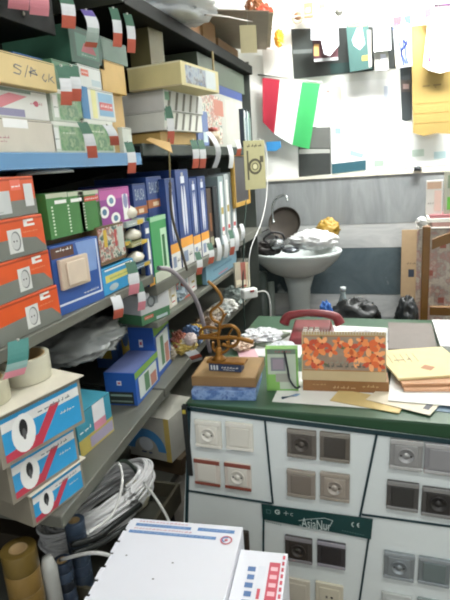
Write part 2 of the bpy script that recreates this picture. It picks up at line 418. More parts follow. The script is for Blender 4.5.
def a_cyan(b, f, w, h):
    if f == 'front':
        b.drect(w*0.08, h*0.45, w*0.95, h*0.72, mat('d8d070')); b.drect(w*0.08, h*0.88, w*0.95, h*0.94, W); b.script(w*0.2, h*0.54, w*0.8, h*0.62, mat('4a8a58'), 3)
        b.ddisc(w*0.3, h*0.22, w*0.14, h*0.13, mat('a8b8bc')); b.drect(w*0.75, h*0.08, w*0.9, h*0.35, mat('d8d8a8'))
    elif f == 'end': b.drect(w*0.2, h*0.55, w*0.9, h*0.8, mat('d0e0e0')); b.script(w*0.25, h*0.6, w*0.85, h*0.7, mat('d86848'), 8)
def a_bausa(b, f, w, h):
    if f == 'front':
        b.drect(0, h*0.70, w, h*0.78, mat('b06a3c')); b.dtext('BAUSA', w*0.14, h*0.84, w*0.86, h*0.95, mat('aab6c4'))
        b.drect(w*0.2, h*0.30, w*0.6, h*0.62, mat('a8acc4')); b.drect(w*0.3, h*0.715, w*0.7, h*0.755, mat('e0c8a8'), 0.0008)
        b.drect(0, 0, w, h*0.18, mat('c9c9c4')); b.drect(0, h*0.18, w, h*0.25, mat('d89038'))
    if f == 'end': b.drect(0, h*0.70, w, h*0.78, mat('b06a3c'))
def a_lamp(b, f, w, h):       # long lamp printed on navy, orange and white foot
    if f == 'front':
        b.drect(0, 0, w, h*0.20, mat('d5d5d2')); b.drect(0, h*0.20, w, h*0.30, mat('dd9a3a')); b.drect(w*0.15, h*0.04, w*0.5, h*0.16, mat('7f8ea8'), 0.0008); b.script(w*0.58, h*0.08, w*0.9, h*0.13, BK, 4)
        for u in (0.40, 0.60):
            b.ddisc(w*u, h*0.58, w*0.085, h*0.26, mat('d4d8e4'), 0.0008)
        b.drect(w*0.35, h*0.86, w*0.65, h*0.93, mat('dfe4ec'), 0.0008); b.drect(w*0.42, h*0.93, w*0.58, h*0.97, mat('a8a8a8'), 0.0008)
def a_lampbox(b, f, w, h):
    a_lamp(b, f, w, h)
def a_photo(b, f, w, h):
    if f in ('front',):
        b.drect(w*0.05, h*0.08, w*0.9, h*0.9, pattern_photo, 0.0006); b.drect(w*0.62, h*0.1, w*0.9, h*0.9, mat('d5dad8'), 0.0008)
pattern_photo = pattern('photo_print', ['2b3348', '6b7a90', '9aa3a8', '453b34', '5d78a0'], 30, tex='NOISE')
pattern_leaf = pattern('leaf_print', ['3a6b45', '5c8f5c', '84a078', '3f7550', 'a8b890'], 26, tex='NOISE')
pattern_floral = pattern('floral_print', ['7a4a1c', 'e07828', 'f0a050', 'd04a20', 'e8c070', '8a4a18', '5a6030'], 20, tex='NOISE')
pattern_blue = pattern('blue_cloth', ['35528a', '5f80b4', '8aa4cc', '44629c'], 40, tex='NOISE')
pattern_mixed = pattern('mixed_print', ['b8b09a', '7f8a84', '9c4a40', 'd0cfc0', '48655c', '304058'], 34, tex='NOISE')
pattern_cloth = pattern('floral_cloth', ['b9ada0', 'c8c0b4', 'a89c94', 'b48c84', 'c4bcae'], 22, tex='NOISE')
def a_leaf(b, f, w, h):
    if f == 'front': b.drect(w*0.2, h*0.06, w*0.95, h*0.86, pattern_leaf); b.drect(0, h*0.88, w, h, mat('dfe2d8')); b.drect(w*0.04, h*0.12, w*0.17, h*0.8, mat('e6e8e4')); b.script(w*0.05, h*0.4, w*0.16, h*0.48, mat('50705c'), 2); b.script(w*0.3, h*0.6, w*0.7, h*0.7, mat('d8dcc8'), 5, 0.001)
def a_white_print(b, f, w, h):
    if f == 'front':
        b.drect(0, h*0.06, w*0.7, h*0.30, mat('8a86a4')); b.dpoly([(w*0.45,h*0.3),(w*0.75,h*0.75),(w*0.55,h*0.8),(w*0.2,h*0.3)], mat('c87880'), 0.0008); b.script(w*0.1, h*0.5, w*0.4, h*0.64, mat('5f7a70'), 3)
        b.drect(0, h*0.84, w*0.8, h*0.96, mat('7c8c80')); b.ddisc(w*0.85, h*0.55, w*0.03, h*0.1, mat('b05060')); b.script(w*0.78, h*0.5, w*0.92, h*0.6, mat('b86070'), 8)
def a_white_mark(b, f, w, h):
    if f == 'front': b.drect(w*0.45, h*0.72, w*0.7, h*0.98, mat('f6f6f4')); b.script(w*0.35, h*0.38, w*0.5, h*0.48, mat('b07a80'), 5); b.script(w*0.4, h*0.28, w*0.46, h*0.36, mat('b07a80'), 6)
def a_hand(b, f, w, h):
    if f == 'front':
        Ik = mat('5d6470', 0.6); lw = h*0.035
        def S(pts): b.dline([(w*(0.5+u), h*v) for u, v in pts], lw, Ik)
        S([(0.12,0.62),(0.06,0.66),(0.04,0.58),(0.11,0.48),(0.09,0.36),(0.03,0.38)]); S([(0.14,0.3),(0.19,0.72)]); S([(0.20,0.35),(0.22,0.68),(0.28,0.45),(0.19,0.5),(0.27,0.62)])
        S([(0.36,0.55),(0.33,0.4),(0.36,0.28),(0.38,0.38)]); S([(0.42,0.6),(0.40,0.3)]); S([(0.46,0.52),(0.42,0.42),(0.47,0.3)])
def a_brw(b, f, w, h):
    if f == 'front':
        b.drect(0, 0, w*0.22, h, mat('3a78a8')); b.drect(w*0.3, h*0.05, w*0.44, h*0.95, mat('e4e0a0')); b.drect(w*0.5, h*0.15, w*0.95, h*0.9, mat('88b0cc')); b.drect(w*0.52, h*0.35, w*0.92, h*0.6, mat('c86868'), 0.0008); b.script(w*0.55, h*0.42, w*0.9, h*0.54, W, 4, 0.001)
def a_redlabel(b, f, w, h):
    if f == 'front': b.drect(w*0.1, h*0.5, w*0.4, h*0.8, mat('cc6650')); b.script(w*0.12, h*0.6, w*0.36, h*0.7, W, 3, 0.0009); b.drect(w*0.5, h*0.1, w*0.9, h*0.4, mat('b8c8cc'))
def a_bluebox(b, f, w, h):
    if f == 'front':
        b.drect(0, h*0.80, w, h, mat('7fa84c')); b.drect(w*0.12, h*0.10, w*0.9, h*0.76, mat('cfd6d0')); b.drect(w*0.35, h*0.15, w*0.55, h*0.7, mat('58805c'), 0.0008); b.drect(w*0.6, h*0.12, w*0.86, h*0.5, mat('b07868'), 0.0008)
    elif f == 'end': 
        b.drect(w*0.1, h*0.03, w*0.9, h*0.42, mat('28302c')); b.drect(w*0.15, h*0.28, w*0.85, h*0.34, mat('8aa094'), 0.0008); b.drect(w*0.15, h*0.10, w*0.85, h*0.15, mat('728478'), 0.0008); b.drect(w*0.4, h*0.62, w*0.55, h*0.76, mat('e0e4ec'), 0.0008); b.drect(w*0.43, h*0.66, w*0.52, h*0.72, mat('c05060'), 0.001)
    elif f == 'top': b.drect(w*0.02, h*0.03, w*0.98, h*0.97, mat('6f7cb0'))
def a_packets(b, f, w, h):
    if f == 'front':
        b.drect(w*0.02, h*0.1, w*0.98, h*0.95, pattern_mixed); b.drect(w*0.2, h*0.45, w*0.32, h*0.9, mat('c8a83c'), 0.0008); b.drect(w*0.6, h*0.4, w*0.68, h*0.85, mat('b04848'), 0.0008); b.drect(w*0.72, h*0.3, w*0.95, h*0.9, mat('b8c0b8'), 0.0008)
def a_teal(b, f, w, h):
    if f == 'front':
        b.drect(0, h*0.0, w, h*0.38, mat('b8a858')); b.drect(w*0.3, h*0.05, w*0.98, h*0.3, mat('a098b0'), 0.0008); b.drect(w*0.45, h*0.35, w*0.8, h*0.98, mat('dfe0e2'), 0.0009); b.drect(w*0.45, h*0.35, w*0.8, h*0.55, mat('d08a9c'), 0.0011); b.script(w*0.05, h*0.5, w*0.35, h*0.6, W, 5, 0.001)
def a_arch(b, f, w, h):
    if f == 'end':
        b.dring(w*0.42, h*0.2, h*0.5, h*0.2, mat('4f92c8'), 0.0008, 14, 0, PI); b.ddisc(w*0.42, h*0.34, h*0.18, h*0.16, mat('e0e6ea'), 0.001); b.script(w*0.3, h*0.1, w*0.55, h*0.2, NV, 5, 0.001); b.drect(w*0.88, 0, w, h, mat('c8b060'), 0.0006)

# ================================================================ price tags (green, white and red paper strips)
gT, wT, rT, pT = mat('4f7562', 0.6), mat('e2e4e6', 0.6), mat('c8644f', 0.6), mat('e0909c', 0.6)
def paper_tag(px, y0, y1, label, X=XF+0.012, cols=None, w=0.027, bend=0.014, group='paper tags hanging from the shelf edges', yaw=55, lean=0.0):
    A = un(px, y0, 'X', X); L = A.z - un(px+(y1-y0)*0.12, y1, 'X', X).z
    b = MB(); n = 9; a = math.radians(yaw); wd = Vector((math.cos(a), math.sin(a), 0))
    nn = Vector((math.sin(a), -math.cos(a), 0)); pts = []
    for i in range(n+1):
        t_ = i/n; pts.append(Vector((0,0,0)) + nn*(bend*math.sin(t_*PI)) + Vector((0, lean*t_, -L*t_)))
    b.ribbon(pts, wd, w, 0.0006, cols or [gT, wT, rT])
    b.lathe([(0.003, -0.002), (0.003, 0.003)], mat('c8c8c0', 0.4, 0.6), (0,0,0.0), 8)
    o = b.build('hanging_tag'); o.location = A
    return tag(o, label, 'tag', group)
for a in [
 (15, -12, 9, 'pink paper tag hanging on the black top shelf, closest to the left edge', dict(cols=[pT, pT, pT], w=0.042)),
 (35, -14, 15, 'pink and white paper tag hanging on the black top shelf, second from the left edge', dict(cols=[wT, pT, pT], w=0.042)),
 (64, -6, 28, 'green, white and red paper tag in front of the black top shelf, third from left', dict(w=0.034)),
 (86, 10, 47, 'curled paper tag with a purple tip hanging over the dark green box', dict(cols=[mat('7060a8'), wT, wT, mat('b8c8c0'), mat('b8c8c0'), rT], bend=0.03, w=0.032)),
 (113, 8, 47, 'green, white and red paper tag above the kraft box beside the dark green box', {}),
 (127, 14, 53, 'green, white and red paper tag at the far end of the black top shelf', {}),
 (61, 66, 105, 'tricolour paper tag hanging beside the handwritten kraft box, the left one of two', dict(X=-0.74)),
 (71, 66, 101, 'tricolour paper tag hanging beside the handwritten kraft box, the right one of two', dict(X=-0.735)),
 (82, 122, 158, 'tricolour paper tag hanging over the blue shelf edge, leaning, left of two', dict(lean=0.03, X=-0.742)),
 (107, 125, 145, 'short leaning paper tag lying against the blue shelf edge, white and red', dict(cols=[wT, rT], lean=0.03, X=-0.742)),
 (128, 142, 173, 'tricolour paper tag hanging below the end of the blue shelf', {}),
 (167, 106, 144, 'tricolour paper tag beside the clear bag of coloured packets, leaning', dict(w=0.028)),
 (193, 140, 168, 'tricolour paper tag hanging from the dark green middle shelf, left of a close pair', dict(w=0.03)),
 (200, 140, 168, 'tricolour paper tag hanging from the dark green middle shelf, right of a close pair', dict(w=0.03)),
 (208, 132, 168, 'white curled paper strip hanging from the dark green middle shelf', dict(cols=[wT, wT], bend=0.05, lean=0.05)),
 (229, 145, 168, 'white and red paper tag under the far end of the middle shelf', dict(cols=[wT, wT])),
 (237, 140, 156, 'red and white short tag on the far end of the middle shelf', dict(cols=[wT, rT])),
 (130, 262, 294, 'tricolour paper tag hanging beside the cyan box at the shelf edge', dict(cols=[gT, wT, pT], w=0.034)),
 (138, 282, 310, 'tricolour paper tag just right of the tag beside the cyan box', dict(cols=[gT, wT, pT], w=0.026)),
 (115, 296, 318, 'white and red paper tag hanging alone under the shelf below the cyan box', dict(cols=[wT, rT], w=0.030)),
 (197, 252, 274, 'tricolour paper tag, first of the row hanging under the far shelf', {}),
 (209, 243, 263, 'tricolour paper tag, second of the row hanging under the far shelf', {}),
 (217, 238, 260, 'white paper tag, third of the row hanging under the far shelf', dict(cols=[wT, wT], w=0.024)),
 (224, 235, 257, 'white paper tag, fourth of the row hanging under the far shelf', dict(cols=[wT, wT], w=0.024)),
 (230, 230, 254, 'tricolour paper tag, fifth of the row hanging under the far shelf', dict(w=0.026)),
 (235, 228, 250, 'white paper tag, sixth of the row hanging under the far shelf', dict(cols=[wT, wT], w=0.024)),
 (241, 224, 240, 'white paper tag, last of the row hanging under the far shelf', dict(cols=[wT, wT], w=0.024)),
 (18, 340, 372, 'teal, white and red paper tag hanging in front of the tape roll', dict(cols=[mat('3f7f78'), mat('3f7f78'), mat('8fb0aa'), pT], w=0.042, lean=-0.03, X=-0.73)),
 (190, 351, 367, 'white and red paper tag stuck on the lower shelf corner near the desk', dict(cols=[wT, rT, wT], w=0.05, lean=0.07, X=-0.745)),
]:
    paper_tag(a[0], a[1], a[2], a[3], **a[4])

# ================================================================ near bay, blue shelf
RO = mat
ztop = lambda o: o.location.z + max(v.co.z for v in o.data.vertices)
def C(name, label, pbl, ptr, c=-0.765, rz=90, z=None, **k): return carton(name, label, 'box', pbl, ptr, c, rz, z, **k)
o1 = C('cardboard_box', 'plain whitish box with a small red mark, lowest on the blue shelf', (-45,157), (53,122), z=ZB, base='cfc8ba', art=a_white_mark, depth=0.3)
o2 = C('product_box', 'white box with pink and green print on top of the plain whitish box', (-45,122), (46,93), z=ztop(o1), base='dcdcd6', art=a_white_print, depth=0.28)
o3 = C('cardboard_box', 'kraft cardboard box with pen handwriting on its side, topmost of the left stack', (-45,92), (54,64), c=-0.745, z=ztop(o2), base='d6bd84', art=a_hand, depth=0.3)
o4 = C('product_box', 'small bright blue box lying on the handwritten kraft box', (14,58), (42,48), c=-0.80, z=ztop(o3), base='2a66a8', depth=0.12, h=0.022)
o5 = C('product_box', 'flat white box beside the small bright blue box', (46,66), (72,54), c=-0.84, z=ztop(o3), base='d9d2c0', depth=0.1, h=0.025)
o5.location.y -= 0.02
g1 = C('product_box', 'green leaf printed box with white label standing on the blue shelf, nearest of two', (55.5,153), (83,124), z=ZB, base='c3cbbd', art=a_leaf, depth=0.24)
g2 = C('product_box', 'green printed box with white edge on the blue shelf behind the leaning tag', (84,149), (112,122), z=ZB, base='c3cbbd', art=a_leaf, depth=0.24)
g3 = C('product_box', 'green leaf printed box, second in its stack on the blue shelf', (54,122), (82,94), z=ztop(g1), base='b8c3b3', art=a_leaf, depth=0.24)
g4 = C('product_box', 'blue, white and red printed box on top of the green box', (83,120), (113,93), z=ztop(g2), base='dde0da', art=a_brw, depth=0.24)
g5 = C('booklet_box', 'narrow green carton on the printed boxes behind two tags', (56,94), (79,66), z=ztop(g3), base='4f7a5e', depth=0.2)
g6 = C('product_box', 'white carton with small red label under the dark green box', (81,93), (101,70), z=ztop(g4), base='dfe2de', art=a_redlabel, depth=0.2)
g7 = C('cardboard_box', 'plain kraft carton right of the white carton with red label', (102,92), (124,66), z=ztop(g4), base='cda964', depth=0.2)
def a_dg(b, f, w, h):
    if f == 'front':
        b.drect(w*0.08, h*0.12, w*0.92, h*0.9, mat('2e5040')); b.drect(w*0.16, h*0.2, w*0.84, h*0.82, mat('3f6b58'), 0.0008); b.dpoly([(w*0.3,h*0.35),(w*0.75,h*0.35),(w*0.65,h*0.6),(w*0.4,h*0.6)], mat('a04a50'), 0.001); b.script(w*0.3, h*0.24, w*0.75, h*0.31, mat('9ab0a0'), 4, 0.001)
g8 = C('product_box', 'dark green box with a red emblem on top of the narrow green carton', (73,68), (101,36), z=max(ztop(g5), ztop(g6)), base='2c5442', art=a_dg, depth=0.2)
g9 = C('product_box', 'grey green box on the plain kraft carton', (103,64), (126,46), z=ztop(g7), base='5d7568', depth=0.18)
k1 = C('cardboard_box', 'thin kraft box standing upright between printed boxes and white cartons', (113.5,145), (122,95), c=-0.79, z=ZB, base='c2a066', depth=0.25)
w1 = C('paper_tray', 'small white carton at the end of the blue shelf', (123.5,142), (131,128), c=-0.775, z=ZB, base='cfd3c8', depth=0.2)
for o_ in (g8, g9):
    top_ = ztop(o_)
    if top_ > 2.02:
        k_ = (2.02-o_.location.z)/(top_-o_.location.z)
        for v in o_.data.vertices: v.co.z *= k_
dk = C('product_box', 'dark green carton at the back of the blue shelf under the black top shelf', (10,58), (34,36), c=-1.05, z=ZB, base='34483a', depth=0.14, h=0.25)

# ================================================================ near bay, second shelf
zt = un(44, 174, 'X', -0.765).z; hh = (zt-Z2)/4; z = Z2
wo = [('lowest', a_orange), ('second lowest', a_orange), ('third', a_orange), ('topmost', a_orange_top)]
obase = mat('d9541c', 0.4)
Yr = un(61, 316, 'X', -0.765).y
for i, (nm, art) in enumerate(wo):
    b = MB(); w_, D = 0.30, 0.22
    b.box(-w_/2, w_/2, -D/2, D/2, 0, hh-0.002, obase)
    b.frame((-w_/2,-D/2,0),(1,0,0),(0,0,1)); art(b, 'front', w_, hh-0.002); b.drect(0.002, hh-0.010, w_-0.002, hh-0.006, mat('a83c14'), 0.0004)
    b.frame((w_/2,-D/2,0),(0,1,0),(0,0,1)); art(b, 'end', D, hh)
    o = b.build('socket_box', None, 0.0015); setat(o, (-0.765-D/2, Yr-w_/2-0.008*i, z+0.0005), 90+(1.5 if i % 2 else -1))
    tag(o, {'lowest':'orange and grey socket box, lowest of the stack of four at the left edge','second lowest':'orange and grey socket box, second from the bottom of the stack of four','third':'orange and grey socket box with white emblem, second from the top of four','topmost':'orange and grey box with grey switch picture, topmost of the stack of four'}[nm], 'box', 'orange socket boxes in a stack')
    z += hh
b = MB(); b.lathe([(0.0, 0.010), (0.045, 0.012), (0.07, 0.006), (0.072, 0.0), (0.06, 0.0), (0.0, 0.002)][::-1], W, (0,0,0), 28)
o = b.build('plastic_cover'); q = un(46, 176, 'X', -0.86); setat(o, (q.x, q.y, z+0.001)); tag(o, 'white round plastic cover lying on the topmost orange box', 'cover')
# blue blister card with a beige switch
w_, h_, P0, d, n = fit((59,312), (97,236), 'X', -0.775, 84, Z2)
t = thing('switch_package', 'blue package showing a large beige light switch, beside the orange boxes', 'package', tuple(P0+d*w_/2), 84)
b = MB(); b.box(-w_/2, w_/2, 0, 0.03, 0, h_, mat('2f57a0', 0.35)); b.frame((-w_/2, 0, 0), (1,0,0), (0,0,1))
b.dpoly([(w_*0.6,h_*0.5),(w_*0.9,h_*0.5),(w_*0.95,h_*0.98),(w_*0.5,h_*0.98)], mat('7f9cd0')); b.drect(w_*0.03, h_*0.13, w_*0.97, h_*0.16, mat('d8e0ec')); b.drect(w_*0.94, h_*0.13, w_*0.97, h_*0.97, mat('d8e0ec')); b.script(w_*0.55, h_*0.19, w_*0.88, h_*0.23, W, 5); b.script(w_*0.1, h_*0.9, w_*0.4, h_*0.95, W, 6)
b.drect(w_*0.0, h_*0.82, w_*0.45, h_*0.97, mat('5a3a2c')); b.build('card', t, 0.001)
b = MB(); b.box(-w_*0.42, w_*0.16, -0.012, -0.0006, h_*0.36, h_*0.80, mat('cdb9a4', 0.4)); b.build('switch_plate', t, 0.003)
b = MB(); b.box(-w_*0.32, w_*0.06, -0.017, -0.0125, h_*0.41, h_*0.75, mat('d8c6b2', 0.4)); b.build('rocker', t, 0.003)
# carton that carries the green boxes
zg = un(75, 233, 'X', -0.80).z
s = C('cardboard_box', 'brown carton carrying the small green boxes, behind the blue switch package', (54,312), (97,236), c=-0.812, z=Z2, base='6b5236', depth=0.2, size=(0.27, zg-Z2))
s.location.y = un(52, 300, 'X', -0.812).y+0.135
zg = ztop(s)
xs = [51, 67.5, 83, 98.5]
for i in range(3):
    C('product_box', ['bright green small box with white label, leftmost of three beside the orange boxes', 'bright green small box with dotted line, middle of three', 'bright green small box with red label next to the purple box'][i], (xs[i],234), (xs[i+1]-0.6,192-i*1.2), c=-0.775, z=zg, base='3f7a3c', art=(a_green_red if i == 2 else a_green), depth=0.09, group='small green boxes in a row')
# stack of clear packs and purple box
zp = un(112, 228, 'X', -0.775).z
s2 = C('carton', 'shallow brown tray of small packets under the purple box', (101,292), (131,226), c=-0.84, z=Z2, base=pattern_mixed, depth=0.14, h=zp-Z2)
C('product_box', 'purple box printed with round white sockets', (99.5,229), (128,186), c=-0.775, z=ztop(s2), base='8c3f8c', art=a_purple, depth=0.10)
C('product_box', 'cyan blue box with a yellow stripe at the front edge of the shelf', (104,291), (133,258), c=-0.762, z=Z2, base='2f94c8', art=a_cyan, depth=0.07)
C('carton', 'small open brown carton lying on the cyan blue box', (100,258), (126,249), c=-0.768, z=Z2+0.0, base='6a5334', depth=0.06, art=a_packets).location.z = un(112,262,'X',-0.775).z
# ================================================================ far bay, second shelf
film = mat('d4dce0', 0.12, kind='film', emit=0.42, var=0.02); filmw = mat('e6e9ea', 0.25, kind='film', emit=0.72, var=0.03)
def bulb_pack(px0, px1, y0, y1, X, label, col):
    w, h, P0, d, n = fit((px0,y1), (px1,y0), 'X', X, 90, None)
    t = thing('bulb_pack', label, 'package', tuple(P0+d*w/2), 90, 'bulb packs piled at the shelf front')
    b = MB(); b.box(-w/2, w/2, 0, 0.05, 0, h*0.28, mat(col, 0.5)); b.frame((-w/2,0,0),(1,0,0),(0,0,1)); b.script(w*0.1, h*0.08, w*0.8, h*0.18, W, 5); b.drect(w*0.55, h*0.03, w*0.9, h*0.25, mat('c8a83c'), 0.001); b.build('card', t, 0.001)
    b = MB(); b.lathe([(0, -h*0.34), (w*0.30, -h*0.22), (w*0.36, 0), (w*0.28, h*0.20), (w*0.12, h*0.34), (w*0.12, h*0.36)], mat('d8d2c0', 0.15), (0, 0.025, h*0.62), 16, sy=0.6); b.build('bulb', t)
    return t
bulb_pack(127, 143, 203, 228, -0.765, 'clear pack with a brownish bulb next to the purple box', '9aa8a4')
bulb_pack(115, 130, 228, 250, -0.772, 'clear bulb pack with green card above the cyan box', '5d8a70')
bulb_pack(132, 147, 226, 248, -0.762, 'clear bulb pack with yellow mark, middle of the pile by the navy boxes', '8a8a60')
bulb_pack(135, 150, 248, 271, -0.760, 'clear bulb pack with yellow label, lowest by the cyan box', '5d7a90')
fam = 'navy lamp boxes on the far shelf'
navy = mat('25417c', 0.45)
C('lamp_box', 'navy box with orange stripe, mostly hidden behind the clear bulb packs', (137,283), (150,183), c=-0.80, z=Z2F, mid=True, base=navy, art=a_bausa, depth=0.2, group=fam)
C('lamp_box', 'navy lamp box with large white lettering and an orange stripe', (150.5,277), (165.5,176), c=-0.80, z=Z2F, mid=True, base=navy, art=a_bausa, depth=0.2, group=fam)
C('lamp_box', 'navy lamp box with white bulb picture, leftmost of the tall lamp boxes', (168,262), (177.7,178), c=-0.775, z=Z2F, mid=True, base=navy, art=a_lamp, depth=0.2, group=fam)
C('lamp_box', 'tallest navy lamp box, with two white bulb tubes', (178.3,258), (191,169), c=-0.775, z=Z2F, mid=True, base=navy, art=a_lamp, depth=0.2, group=fam)
C('lamp_box', 'narrow navy lamp box right of the tallest one', (191.3,252), (199,178), c=-0.775, z=Z2F, mid=True, base=navy, art=a_lamp, depth=0.2, group=fam)
C('lamp_box', 'rightmost narrow navy lamp box of the row', (199.4,250), (207.5,176), c=-0.775, z=Z2F, mid=True, base=navy, art=a_lamp, depth=0.2, group=fam)
def a_gl(b, f, w, h):
    if f == 'front': b.drect(w*0.55, h*0.1, w*0.95, h*0.8, mat('bfe0c0')); b.drect(w*0.62, h*0.2, w*0.8, h*0.7, mat('27663a'), 0.0008); b.drect(0, 0, w, h*0.16, mat('c8cdbc'), 0.0007); b.drect(0, h*0.93, w, h, mat('9bc8a0'))
C('lamp_box', 'bright green and white lamp box in front of the navy boxes', (152,272), (168,214), c=-0.762, z=Z2F, mid=True, base='43985a', art=a_gl, depth=0.012)
def a_sm(b, f, w, h):
    if f == 'front': b.ddisc(w*0.5, h*0.45, w*0.22, h*0.3, W); b.drect(0, 0, w, h*0.12, mat('d8a048')); b.drect(w*0.2, h*0.82, w*0.8, h*0.9, W)
C('lamp_box', 'small navy bulb box left of the bright green lamp box', (146,276), (151.8,221), c=-0.762, z=Z2F, mid=True, base=navy, art=a_sm, depth=0.012)
# farther goods on this shelf
def goods(name, label, cat, x0, y0, x1, y1, X, z, col, art=None, depth=0.15, **k):
    o = carton(name, label, cat, (x0,y1), (x1,y0), X, 90, z, base=col, art=art, depth=depth, flap=False, mid=True, **k); return o
def a_strip(b, f, w, h):
    if f == 'front': b.drect(w*0.3, h*0.08, w*0.7, h*0.92, mat('e6e6e2')); b.drect(w*0.3, h*0.45, w*0.7, h*0.55, mat('b09a50'), 0.0008); b.drect(w*0.3, h*0.2, w*0.7, h*0.26, mat('c05050'), 0.0008)
def a_dk(b, f, w, h):
    if f == 'front': b.drect(w*0.3, h*0.3, w*0.6, h*0.6, mat('8a5a38')); b.drect(w*0.2, h*0.06, w*0.8, h*0.2, mat('9a9a80'))
goods('product_box', 'dark brown lamp box just right of the navy lamp boxes', 'box', 208, 188, 214, 250, -0.80, Z2F, '43352a', a_dk)
goods('product_box', 'thin black box beside the dark brown lamp box', 'box', 214.5, 186, 219, 247, -0.79, Z2F, '23282c')
goods('product_box', 'pale grey carton standing behind the long light packages', 'box', 208, 168, 221, 186, -0.90, Z2F, '8c8f8c', depth=0.2)
goods('light_package', 'tall package with pale tube, left of three on the far shelf', 'package', 219.5, 176, 225, 243, -0.785, Z2F, '8a9a9c', a_strip, 0.08, group='tall light packages on the far shelf')
goods('light_package', 'tall package with pale tube, middle of three on the far shelf', 'package', 225.5, 174, 230.5, 240, -0.785, Z2F, 'a8b0b0', a_strip, 0.08, group='tall light packages on the far shelf')
goods('light_package', 'tall package with pale tube, right of three on the far shelf', 'package', 231, 172, 236, 238, -0.785, Z2F, '98a4a8', a_strip, 0.08, group='tall light packages on the far shelf')
# yellow framed dark panel at the shelf end
w, h, P0, d, n = fit((236,208), (248,152), 'X', -0.765, 90, None)
t = thing('framed_panel', 'dark panel in a yellow frame leaning at the far shelf end', 'frame', tuple(P0+d*w/2), 90)
b = MB(); b.box(-w/2+0.02, w/2-0.02, 0.004, 0.012, 0.0, h-0.02, mat('3c3a3c', 0.4)); b.build('panel', t)
b = MB(); f_ = 0.022
for q in ((-w/2,-w/2+f_,0,h),(w/2-f_,w/2,0,h),(-w/2+f_,w/2-f_,0,f_),(-w/2+f_,w/2-f_,h-f_,h)): b.box(q[0],q[1],0,0.018,q[2],q[3], mat('b58f3c', 0.5))
b.build('frame', t, 0.002)
for k, ln in ((-w/2+0.02, 1), (w/2-0.02, 1)):
    b = MB(); b.tube([(k,0.01,h), (k,0.01,ZM-0.04-P0.z)], 0.0015, mat('8a8a80')); b.build('hanging_wire', t)
# round dial poster on the shelf end
w, h, P0, d, n = fit((246,190), (264,140), 'X', -0.70, 45, None)
t = thing('parts_poster', 'pale green card with a round black dial picture at the shelf end', 'poster', tuple(P0+d*w/2), 45)
b = MB(); b.box(-w/2, w/2, 0, 0.004, 0, h, mat('b9b488', 0.6)); b.frame((-w/2,0,0),(1,0,0),(0,0,1)); G_ = mat('57523f')
b.dring(w*0.5, h*0.47, w*0.33, w*0.10, G_); b.dring(w*0.5, h*0.47, w*0.16, w*0.04, G_); b.drect(w*0.12, h*0.2, w*0.2, h*0.8, G_); b.ddisc(w*0.5, h*0.47, w*0.1, w*0.1, mat('dcd8b0')); b.drect(w*0.75, h*0.55, w*0.92, h*0.68, G_)
b.script(w*0.15, h*0.86, w*0.85, h*0.93, G_, 9); b.build('card', t)
b = MB(); b.tube([(0,0.002,h), (0.0,0.002,ZM+0.02-P0.z)], 0.0012, mat('8a8a80')); b.build('hanging_wire', t)

# ================================================================ far bay, middle shelf (z = ZM): faces towards the camera
def a_pic(b, f, w, h):
    if f == 'end': b.drect(w*0.1, h*0.12, w*0.9, h*0.88, pattern_photo, 0.0007); b.drect(w*0.62, h*0.1, w*0.9, h*0.9, mat('c8d0d0'), 0.0009)
    if f == 'front': b.drect(0, h*0.93, w, h, mat('e0d8b4')); b.drect(0, 0, w, h*0.05, mat('b8a888'))
def a_diag(b, f, w, h):
    if f == 'end':
        for k in range(5): b.dpoly([(w*(0.05+k*0.18), h*0.05), (w*(0.11+k*0.18), h*0.05), (w*(0.18+k*0.18), h*0.95), (w*(0.12+k*0.18), h*0.95)], mat('6a6a60'))
        b.drect(w*0.02, h*0.5, w*0.12, h*0.9, mat('7aa48a'), 0.0008)
def front_box(name, label, x0, y0, x1, y1, Y, z, base, art, depth, **k):
    return carton(name, label, 'box', (x0,y1), (x1,y0), Y, -6, z, base=base, art=art, depth=depth, ax='Y', **k)
c0 = front_box('cardboard_box', 'squashed kraft carton with an open flap, bottom of the middle shelf stack', 124, 131, 160, 146, 1.76, ZM, 'b59557', None, 0.28)
c1 = front_box('cardboard_box', 'white carton, lower of two between the cream box and the kraft carton', 122, 110.5, 163, 131, 1.75, ztop(c0), 'dedfd6', a_diag, 0.3)
c2 = front_box('cardboard_box', 'light grey carton, upper of two under the cream box', 122, 89, 163, 110, 1.75, ztop(c1), 'cfd0cc', a_diag, 0.3)
c3 = front_box('product_box', 'long cream box with a picture on its end, on top of the white cartons', 129, 60, 180, 89, 1.72, ztop(c2), 'd2c690', a_pic, 0.30)
b = MB(); b.prism([(0,0,0),(0.055,-0.035,-0.02),(0.02,-0.09,-0.055),(-0.05,-0.05,-0.01)], (0,0,0.002), mat('c9a468', 0.7)); o = b.build('cardboard_flap'); q = un(150, 138, 'X', -0.775); setat(o, q, 60); tag(o, 'torn kraft flap hanging over the edge of the middle shelf', 'cardboard')
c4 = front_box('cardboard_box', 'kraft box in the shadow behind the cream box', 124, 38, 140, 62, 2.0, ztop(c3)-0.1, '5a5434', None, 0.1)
c4.data.transform(Matrix.Scale(0.55, 4, (0,0,1))); c4.location = (c3.location.x-0.1, c3.location.y+0.0, ztop(c3)+0.001); 
